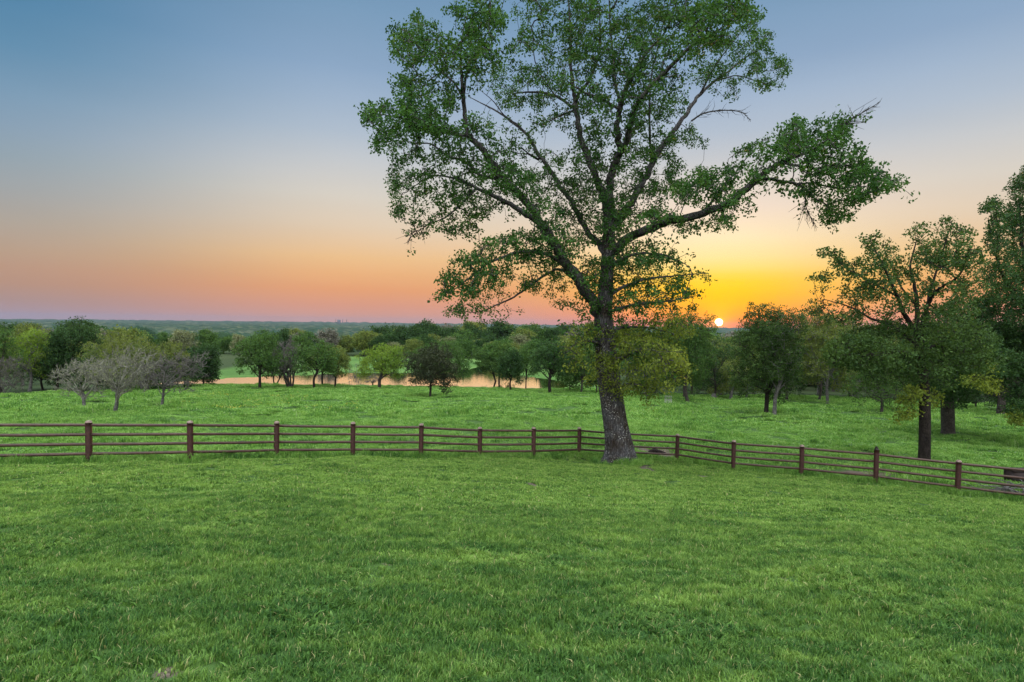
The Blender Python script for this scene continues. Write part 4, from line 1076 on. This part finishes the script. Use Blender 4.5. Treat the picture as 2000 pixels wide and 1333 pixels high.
def depth_post(px, py, d): 
    p = at(px, py, d); return p
fence_px = [(174, 908, 16.1), (372, 903, 17.4), (540, 897, 18.7), (689, 895, 19.9), (822, 897, 21.0), (937, 897, 22.1), (1042, 898, 23.1), (1131, 896, 24.2), (1216, 896, 25.3),
            (1322, 904, 25.0), (1432, 920, 23.9), (1565, 932, 22.5), (1710, 947, 21.1), (1870, 967, 19.7)]
fp = []
for px, py, d in fence_px:
    p = hit(px, py)
    # keep the traced spacing but stand each post on the ground
    q = at(px, py, d)
    fp.append((q[0], q[1]) if False else (p[0], p[1]))
fp = np.array(fp)
stepL = fp[0] - fp[1]; stepR = fp[-1] - fp[-2]
stepL = stepL / np.linalg.norm(stepL) * 2.45; stepR = stepR / np.linalg.norm(stepR) * 2.45
fp = np.vstack([fp[0] + stepL * 3, fp[0] + stepL * 2, fp[0] + stepL, fp, fp[-1] + stepR, fp[-1] + stepR * 2, fp[-1] + stepR * 3])
fence = empty('pipe_fence', (fp[3][0], fp[3][1], gz(*fp[3])))
tag(fence, 'long rust-brown four-rail pipe fence bending round the lawn', 'fence')
rsf = np.random.default_rng(12)
for k, (x, y) in enumerate(fp):
    z0 = gz(x, y)
    lean = rsf.normal(size=2) * 0.008
    hgt = 1.27 + rsf.normal() * 0.012; r = 0.086
    old = (k == len(fp) - 5)     # the split old post
    hh = hgt + (0.10 if old else 0)
    P = np.array([[x, y, z0 - 0.3], [x + lean[0] * .5, y + lean[1] * .5, z0 + hh * .5], [x + lean[0], y + lean[1], z0 + hh - 0.06]])
    mb = MB(); tube(mb, catmull(P, 4), r, 16, True, 0.03, rsf)
    po = mb.build('post', M['post'], fence, True)
    mb = MB()
    t = np.array([x + lean[0], y + lean[1], z0 + hh - 0.062])
    if old:
        po['label'] = 'taller split wooden-looking post with a broken dark top'
        tube(mb, np.array([t, t + [-.01, 0, .05], t + [-.02, 0, .12]]), [0.075, 0.06, 0.035], 7, True, .3, rsf)
        mb.build('post_top', M['bark_mid'], fence)
    else:
        tube(mb, np.array([t, t + [0, 0, .02], t + [0, 0, .045], t + [0, 0, .06], t + [0, 0, .068]]), [r * 1.03, r * 1.0, r * .82, r * .5, r * .12], 16)
        mb.build('post_cap', M['cap'], fence, True)
for k in range(len(fp) - 1):
    for hgt in (1.13, 0.86, 0.585, 0.315):
        a, b_ = fp[k], fp[k + 1]
        pa = np.array([a[0], a[1], gz(*a) + hgt]); pb = np.array([b_[0], b_[1], gz(*b_) + hgt])
        mid = (pa + pb) / 2 + np.array([0, 0, -0.012 * rsf.random()])
        mb = MB(); tube(mb, catmull(np.array([pa, mid, pb]), 5), 0.043, 10, True)
        mb.build('rail', M['pipe'], fence, True)

# ------------------------------------------------------------------ small things
# stump below the sun
p = hit(1394, 779); s_ = p[1] / F
st = empty('tree_stump', p); tag(st, 'squat grey stump below the sun at the wood edge', 'stump')
mb = MB(); Pp = np.array([p + [0, 0, -.1], p + [0, 0, .2], p + [0.03, 0, .55], p + [0.05, 0, .62]])
trunk_rings(mb, Pp, [0.42, .34, .29, .26], 14, .3, .4, seed=4); mb.build('stump_wood', M['bark_grey'], st, True)
mb = MB(); tube(mb, np.array([p + [.2, -.1, .1], p + [.5, -.2, .35], p + [.7, -.2, .7]]), [.06, .04, .02], 6); mb.build('broken_root', M['bark_grey'], st, True)

# wire guard round a sapling
m, b, out = new_mat('pale_wire'); principled(b, out, (0.30, 0.30, 0.28), 0.5, 0.4); M['wire'] = m
p = hit(1305, 789); g_ = empty('wire_tree_guard', p); tag(g_, 'small round wire cage guarding a sapling left of the slim brown trunk', 'tree guard')
mb = MB()
for a in np.linspace(0, 2 * math.pi, 14, endpoint=False):
    q = p + [math.cos(a) * .42, math.sin(a) * .42, 0]; tube(mb, np.array([q, q + [0, 0, .95]]), .012, 5)
mb.build('wire_upright', M['wire'], g_)
mb = MB(); th = np.linspace(0, 2 * math.pi, 25)
for h_ in (.12, .5, .92): tube(mb, np.c_[p[0] + np.cos(th) * .42, p[1] + np.sin(th) * .42, np.full(25, p[2] + h_)], .012, 5, False)
mb.build('wire_hoop', M['wire'], g_)
mb = MB(); tube(mb, np.array([p, p + [.03, 0, .6], p + [.0, 0, 1.1]]), [.02, .015, .008], 5); mb.build('sapling_stem', M['bark_grey'], g_)

# charred log on the bare earth behind the fence
p = hit(1278, 884)
lg = MB(); tube(lg, catmull(np.array([p + [-.35, 0, .03], p + [-.1, .05, .13], p + [.2, 0, .12], p + [.55, -.05, .05]]), 5), np.concatenate([np.linspace(.05, .12, 8), np.linspace(.12, .04, 8)]), 9, True, .3, rsf)
o = lg.build('charred_log', M['bark_dark'], None, True); tag(o, 'short charred log on the bare earth just right of the great trunk', 'log')

# brush pile and old iron box at the right edge
p = hit(1978, 972)
br = MB(); rb = np.random.default_rng(8)
for q in range(70):
    a = rb.normal(size=3) * [.75, .35, .08] + p + [.35, .15, .12]
    dv = rb.normal(size=3) * [.8, .35, .28]; dv[2] = abs(dv[2]) * (.6)
    Q = catmull(np.array([a, a + dv * .5 + [0, 0, .06], a + dv * (1 + rb.random() * .5) - [0, 0, .04]]), 3)
    tube(br, Q, np.linspace(.022, .006, len(Q)) * (.6 + rb.random()), 5)
for q in range(9):
    a = p + [.45, .1, .1]; e = p + [-1.3 + .25 * rb.random(), rb.normal() * .25, .1 + .35 * rb.random()]
    tube(br, catmull(np.array([a, (a + e) / 2 + [0, 0, .18], e]), 4), np.linspace(.016, .005, 9), 5)
o = br.build('brush_pile', M['bark_grey'], None); tag(o, 'heap of pale cut branches lying against the fence foot at the right edge', 'brush pile')
m, b, out = new_mat('dark_rusted_iron'); geo = b.n('ShaderNodeNewGeometry')
principled(b, out, b.ramp(b.noise(geo.outputs['Position'], 6, 5, .7), [(0.4, (0.006, 0.004, 0.004)), (0.7, (0.022, 0.010, 0.008))]), 0.7, .3); M['iron'] = m
p2 = hit(1998, 960); p2 = p2 + [0.55, 0.8, 0]; p2[2] = gz(p2[0], p2[1])
bx = empty('iron_box', p2); tag(bx, 'dark rusted iron box behind the branches at the right edge', 'box')
mb = MB(); box(mb, p2 + [0, 0, .30], (.80, .5, .60)); mb.build('box_body', M['iron'], bx)
mb = MB(); box(mb, p2 + [0, 0, .625], (.86, .56, .05)); mb.build('lid', M['iron'], bx)

# power station on the horizon
m, b, out = new_mat('far_concrete'); principled(b, out, (0.10, 0.10, 0.11), 0.9, .1); M['conc'] = m
pw = at(664, 633, 8200.0); zb = gz(pw[0], pw[1])
ps = empty('power_station', (pw[0], pw[1], zb)); tag(ps, 'tiny power station with chimneys on the horizon', 'power station')
hz = CAMZ + 14
for dxp, hh, w in ((-60, 17, 6), (-15, 9, 30), (38, 15, 6), (95, 12, 6)):
    mb = MB(); top_ = hz + hh
    if w > 20: box(mb, (pw[0] + dxp, pw[1], (zb + top_) / 2), (40, 30, top_ - zb)); mb.build('boiler_house', M['conc'], ps)
    else: tube(mb, np.array([[pw[0] + dxp, pw[1], zb], [pw[0] + dxp, pw[1], top_]]), [w * .75, w * .5], 10); mb.build('chimney', M['conc'], ps)

# ------------------------------------------------------------------ grass
def blade_patch(name, sizem, n, lmin, lmax, wid, mat, seed, segs=2, broad=0.0, lean=0.55, clump=0):
    rs = np.random.default_rng(seed)
    P = (rs.random((n, 2)) - .5) * sizem * 1.12
    if clump:
        cc = (rs.random((clump, 2)) - .5) * sizem
        k = rs.integers(clump, size=n); w = rs.random(n) < .55
        P = np.where(w[:, None], cc[k] + rs.normal(size=(n, 2)) * sizem * .07, P)
        tall = np.where(w, 1.4, .9)
    else: tall = 1
    h = (lmin + (lmax - lmin) * rs.random(n) ** 1.3) * tall
    th = rs.random(n) * 6.283; ln = h * (0.15 + lean * rs.random(n))
    d = np.c_[np.cos(th), np.sin(th)]; sd_ = np.c_[-d[:, 1], d[:, 0]]
    th2 = th + rs.normal(size=n) * 0.9; sd_ = np.c_[-np.sin(th2), np.cos(th2)]
    w = wid * (.6 + .8 * rs.random(n))
    br = rs.random(n) < broad
    w = np.where(br, w * 3.2, w); h = np.where(br, h * .55, h)
    base = np.c_[P, np.full(n, -0.01)]
    m1 = np.c_[P + d * ln[:, None] * .35, h * .62]
    tip = np.c_[P + d * ln[:, None] * 1.0, h * .92]
    s3 = np.c_[sd_, np.zeros(n)] * w[:, None] / 2
    V = np.stack([base - s3, base + s3, m1 + s3 * .9, m1 - s3 * .9, tip], 1).reshape(-1, 3)
    b5 = (np.arange(n) * 5)[:, None]
    L = (b5 + np.array([0, 1, 2, 3, 3, 2, 4])[None]).ravel()
    S = np.tile([4, 3], n)
    me = mesh_np(name, V, L, S, mat, None, False, {'rnd': np.repeat(rs.random(n), 5)}, link=False)
    return me

def scatter(name, pts, rot, sc, var, protos_, label, cat, mat):
    n = len(pts)
    me = bpy.data.meshes.new(name)
    me.vertices.add(n); me.vertices.foreach_set('co', np.asarray(pts, np.float32).ravel())
    for nm, dat in (('rx', rot[:, 0]), ('ry', rot[:, 1]), ('rz', rot[:, 2]), ('sxy', sc[:, 0]), ('sz', sc[:, 1])):
        a = me.attributes.new(nm, 'FLOAT', 'POINT'); a.data.foreach_set('value', np.asarray(dat, np.float32))
    a = me.attributes.new('var', 'INT', 'POINT'); a.data.foreach_set('value', np.asarray(var, np.int32))
    me.materials.append(mat)
    o = bpy.data.objects.new(name, me); col.objects.link(o)
    tag(o, label, cat, kind='stuff')
    g = bpy.data.node_groups.new(name + '_scatter', 'GeometryNodeTree')
    g.interface.new_socket('Geometry', in_out='INPUT', socket_type='NodeSocketGeometry')
    g.interface.new_socket('Geometry', in_out='OUTPUT', socket_type='NodeSocketGeometry')
    N = g.nodes; gi = N.new('NodeGroupInput'); go = N.new('NodeGroupOutput'); jn = N.new('GeometryNodeJoinGeometry')
    def attr(nm, typ='FLOAT'):
        x = N.new('GeometryNodeInputNamedAttribute'); x.data_type = typ; x.inputs[0].default_value = nm
        return x.outputs['Attribute']
    cr = N.new('ShaderNodeCombineXYZ'); cs = N.new('ShaderNodeCombineXYZ')
    for k, nm in enumerate(('rx', 'ry', 'rz')): g.links.new(attr(nm), cr.inputs[k])
    sxy = attr('sxy'); g.links.new(sxy, cs.inputs[0]); g.links.new(sxy, cs.inputs[1]); g.links.new(attr('sz'), cs.inputs[2])
    e2r = N.new('FunctionNodeEulerToRotation'); g.links.new(cr.outputs[0], e2r.inputs[0])
    va = attr('var', 'INT')
    for k, pr in enumerate(protos_):
        cmp_ = N.new('FunctionNodeCompare'); cmp_.data_type = 'INT'; cmp_.operation = 'EQUAL'
        ins = [s for s in cmp_.inputs if s.type == 'INT']
        g.links.new(va, ins[0]); ins[1].default_value = k
        oi = N.new('GeometryNodeObjectInfo'); oi.inputs['Object'].default_value = pr; oi.inputs['As Instance'].default_value = True
        ip = N.new('GeometryNodeInstanceOnPoints')
        g.links.new(gi.outputs[0], ip.inputs['Points']); g.links.new(cmp_.outputs[0], ip.inputs['Selection'])
        g.links.new(oi.outputs['Geometry'], ip.inputs['Instance']); g.links.new(e2r.outputs[0], ip.inputs['Rotation']); g.links.new(cs.outputs[0], ip.inputs['Scale'])
        g.links.new(ip.outputs[0], jn.inputs[0])
    g.links.new(jn.outputs[0], go.inputs[0])
    md = o.modifiers.new('scatter', 'NODES'); md.node_group = g
    return o

def fence_side(x, y):
    """>0 beyond the fence"""
    xs = fp[:, 0]; ys = fp[:, 1]
    return y - np.interp(x, xs, ys)

def dirt_mask(x, y):
    m_ = np.zeros(x.shape, bool)
    for (cx, cy, rx, ry) in DIRT: m_ |= ((x - cx) / rx) ** 2 + ((y - cy) / ry) ** 2 < 0.9
    return m_

def slope_rot(x, y, rs, e=0.2):
    """random yaw on the tilted ground, as XYZ Euler angles"""
    gx = (H(x + e, y) - H(x - e, y)) / (2 * e); gy = (H(x, y + e) - H(x, y - e)) / (2 * e)
    n = np.c_[-gx, -gy, np.ones_like(x)]; n /= np.linalg.norm(n, axis=1)[:, None]
    a = rs.random(len(x)) * 6.283
    t = np.c_[np.cos(a), np.sin(a), np.zeros_like(x)]
    t = t - n * (t * n).sum(1)[:, None]; t /= np.linalg.norm(t, axis=1)[:, None]
    b_ = np.cross(n, t)
    return np.c_[np.arctan2(b_[:, 2], n[:, 2]), -np.arcsin(t[:, 2]), np.arctan2(t[:, 1], t[:, 0])]

def jgrid(step, y0, y1, spreadx, rs, xoff=1.5):
    ys = np.arange(y0, y1, step); out = []
    for y in ys:
        w = y * spreadx + xoff
        x = np.arange(-w, w, step)
        out.append(np.c_[x + (rs.random(len(x)) - .5) * step, np.full(len(x), y) + (rs.random(len(x)) - .5) * step])
    return np.concatenate(out)

rg = np.random.default_rng(77)
# fine blades close by
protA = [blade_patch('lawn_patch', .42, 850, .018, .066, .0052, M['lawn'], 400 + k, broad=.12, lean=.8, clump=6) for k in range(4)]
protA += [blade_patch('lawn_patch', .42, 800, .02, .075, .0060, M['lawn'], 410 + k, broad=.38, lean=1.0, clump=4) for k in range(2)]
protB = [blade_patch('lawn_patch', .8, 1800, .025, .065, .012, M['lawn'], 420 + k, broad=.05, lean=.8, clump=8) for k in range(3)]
PA = jgrid(.27, .8, 10.5, 1.05, rg); PB = jgrid(.62, 10.2, 28, 1.0, rg)
PA = np.c_[PA, np.zeros(len(PA))]; PB = np.c_[PB, np.ones(len(PB))]
PT = np.concatenate([PA, PB])
keep = (fence_side(PT[:, 0], PT[:, 1]) < 0.25) & ~dirt_mask(PT[:, 0], PT[:, 1])
PT = PT[keep]
x, y = PT[:, 0], PT[:, 1]; isB = PT[:, 2] > .5
nv = wnoise(x, y, waves(1.6, 10, 31)) * .5 + wnoise(x, y, waves(5, 8, 32)) * .4
sz = np.clip(0.85 + .28 * nv + (rg.random(len(x)) - .5) * .3, .68, 1.8)
rot = slope_rot(x, y, rg)
var = np.where(isB, 6 + rg.integers(3, size=len(x)), rg.integers(4, size=len(x)))
wn_ = wnoise(x, y, waves(2.5, 8, 33)) > 0.9
var = np.where(~isB & wn_, 4 + rg.integers(2, size=len(x)), var)
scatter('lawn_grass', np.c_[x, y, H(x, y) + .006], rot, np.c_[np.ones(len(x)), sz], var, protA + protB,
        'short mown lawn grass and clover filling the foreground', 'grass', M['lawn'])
# pasture beyond the fence
protE = [blade_patch('fence_tuft', .5, 420, .05, .24, .011, M['meadow'], 450 + k, lean=.6, clump=3) for k in range(3)]
ex, ey = [], []
for k in range(len(fp) - 1):
    nn_ = 26
    t = (np.arange(nn_) + rg.random(nn_)) / nn_
    ex += list(fp[k][0] * (1 - t) + fp[k + 1][0] * t + rg.normal(size=nn_) * .10); ey += list(fp[k][1] * (1 - t) + fp[k + 1][1] * t + rg.normal(size=nn_) * .10 + .12)
    ex += list(fp[k][0] + rg.normal(size=5) * .12); ey += list(fp[k][1] + rg.normal(size=5) * .10)
for a in rg.random(34) * 6.283: ex.append(base_big[0] + math.cos(a) * 1.0); ey.append(base_big[1] + math.sin(a) * 1.0)
ex, ey = np.array(ex), np.array(ey)
er = slope_rot(ex, ey, rg)
scatter('fence_line_grass', np.c_[ex, ey, H(ex, ey)], er, np.c_[np.full(len(ex), .9), .45 + .75 * rg.random(len(ex))], rg.integers(3, size=len(ex)), protE,
        'uncut grass left standing along the fence and around the great trunk', 'grass', M['meadow'])
protC = [blade_patch('meadow_patch', 1.6, 1500, .06, .20, .024, M['meadow'], 430 + k, lean=.8, clump=7) for k in range(3)]
protD = [blade_patch('meadow_patch', 3.2, 1300, .08, .26, .055, M['meadow'], 440 + k, lean=.8, clump=7) for k in range(3)]
PC = jgrid(1.2, 16, 48, 1.0, rg, 3); PD = jgrid(2.4, 47, 106, 1.0, rg, 3)
PT = np.concatenate([np.c_[PC, np.zeros(len(PC))], np.c_[PD, np.ones(len(PD))]])
x, y = PT[:, 0], PT[:, 1]
sdp = poly_sd(x, y, POND)
keep = (fence_side(x, y) > 0.35) & ~dirt_mask(x, y) & (sdp > 4.0) & (poly_sd(x, y, WOOD_R) > -1) & (poly_sd(x, y, WOOD_L) > -1)
PT = PT[keep]; x, y = PT[:, 0], PT[:, 1]; isD = PT[:, 2] > .5
nv = wnoise(x, y, waves(4, 10, 41)) * .5 + wnoise(x, y, waves(13, 8, 42)) * .5
sz = np.clip(.70 + .40 * nv + (rg.random(len(x)) - .5) * .3, .3, 2.1) * np.where(rg.random(len(x)) < .06, 1.9, 1)
rot = slope_rot(x, y, rg, 0.8)
scatter('pasture_grass', np.c_[x, y, H(x, y)], rot, np.c_[np.ones(len(x)), sz], np.where(isD, 3, 0) + rg.integers(3, size=len(x)), protC + protD,
        'longer tufted pasture grass between the fence and the pond', 'grass', M['meadow'])

# wildflowers and clover heads
def flowers(name, label, px0, px1, py0, py1, n, colr, size, seed, hgt):
    rs = np.random.default_rng(seed)
    a = hit((px0 + px1) / 2, py1); c_ = hit((px0 + px1) / 2, py0)
    y = a[1] + (c_[1] - a[1]) * rs.random(n)
    pxs = px0 + (px1 - px0) * rs.random(n)
    x = (pxs - 1000) / F * y
    nn_ = wnoise(x, y, waves(6, 8, seed + 1)); k = nn_ > 0.2
    x, y = x[k], y[k]; z = H(x, y) + hgt * (.7 + .5 * rs.random(len(x)))
    mb = MB(); C = np.c_[x, y, z]
    leaf_cloud(mb, C, 4, size * 1.2, size, rs, .4, 1.0)
    m, b, out = new_mat(name + '_petals'); principled(b, out, colr, .7, .2)
    o = mb.build(name, m); tag(o, label, 'flowers', kind='stuff')
flowers('yellow_wildflowers', 'sprinkling of yellow wildflowers in the pasture left of centre', 350, 700, 768, 805, 1500, (0.42, 0.40, 0.06), .07, 91, .22)
flowers('white_clover', 'pale clover heads in the pasture just behind the fence', 0, 1150, 838, 880, 1500, (0.30, 0.38, 0.22), .024, 92, .17)
flowers('pale_wildflowers', 'pale seed heads in the pasture behind the right fence', 1500, 2000, 800, 895, 1500, (0.30, 0.38, 0.26), .035, 93, .18)

# ------------------------------------------------------------------ haze
HAZE = 3.6e-5
if HAZE:
    mb = MB(); box(mb, (0, 5800, 0.0), (26500, 14400, 160.0))
    m, b, out = new_mat('haze_air')
    pv = b.n('ShaderNodeVolumePrincipled')
    pv.inputs['Color'].default_value = (0.26, 0.34, 0.50, 1)
    pv.inputs['Density'].default_value = HAZE
    pv.inputs['Anisotropy'].default_value = 0.2
    b.t.links.new(pv.outputs[0], out.inputs['Volume'])
    hz_o = mb.build('haze', m)
    tag(hz_o, 'thin evening haze over the valley', 'haze', kind='stuff')
print('scene built')
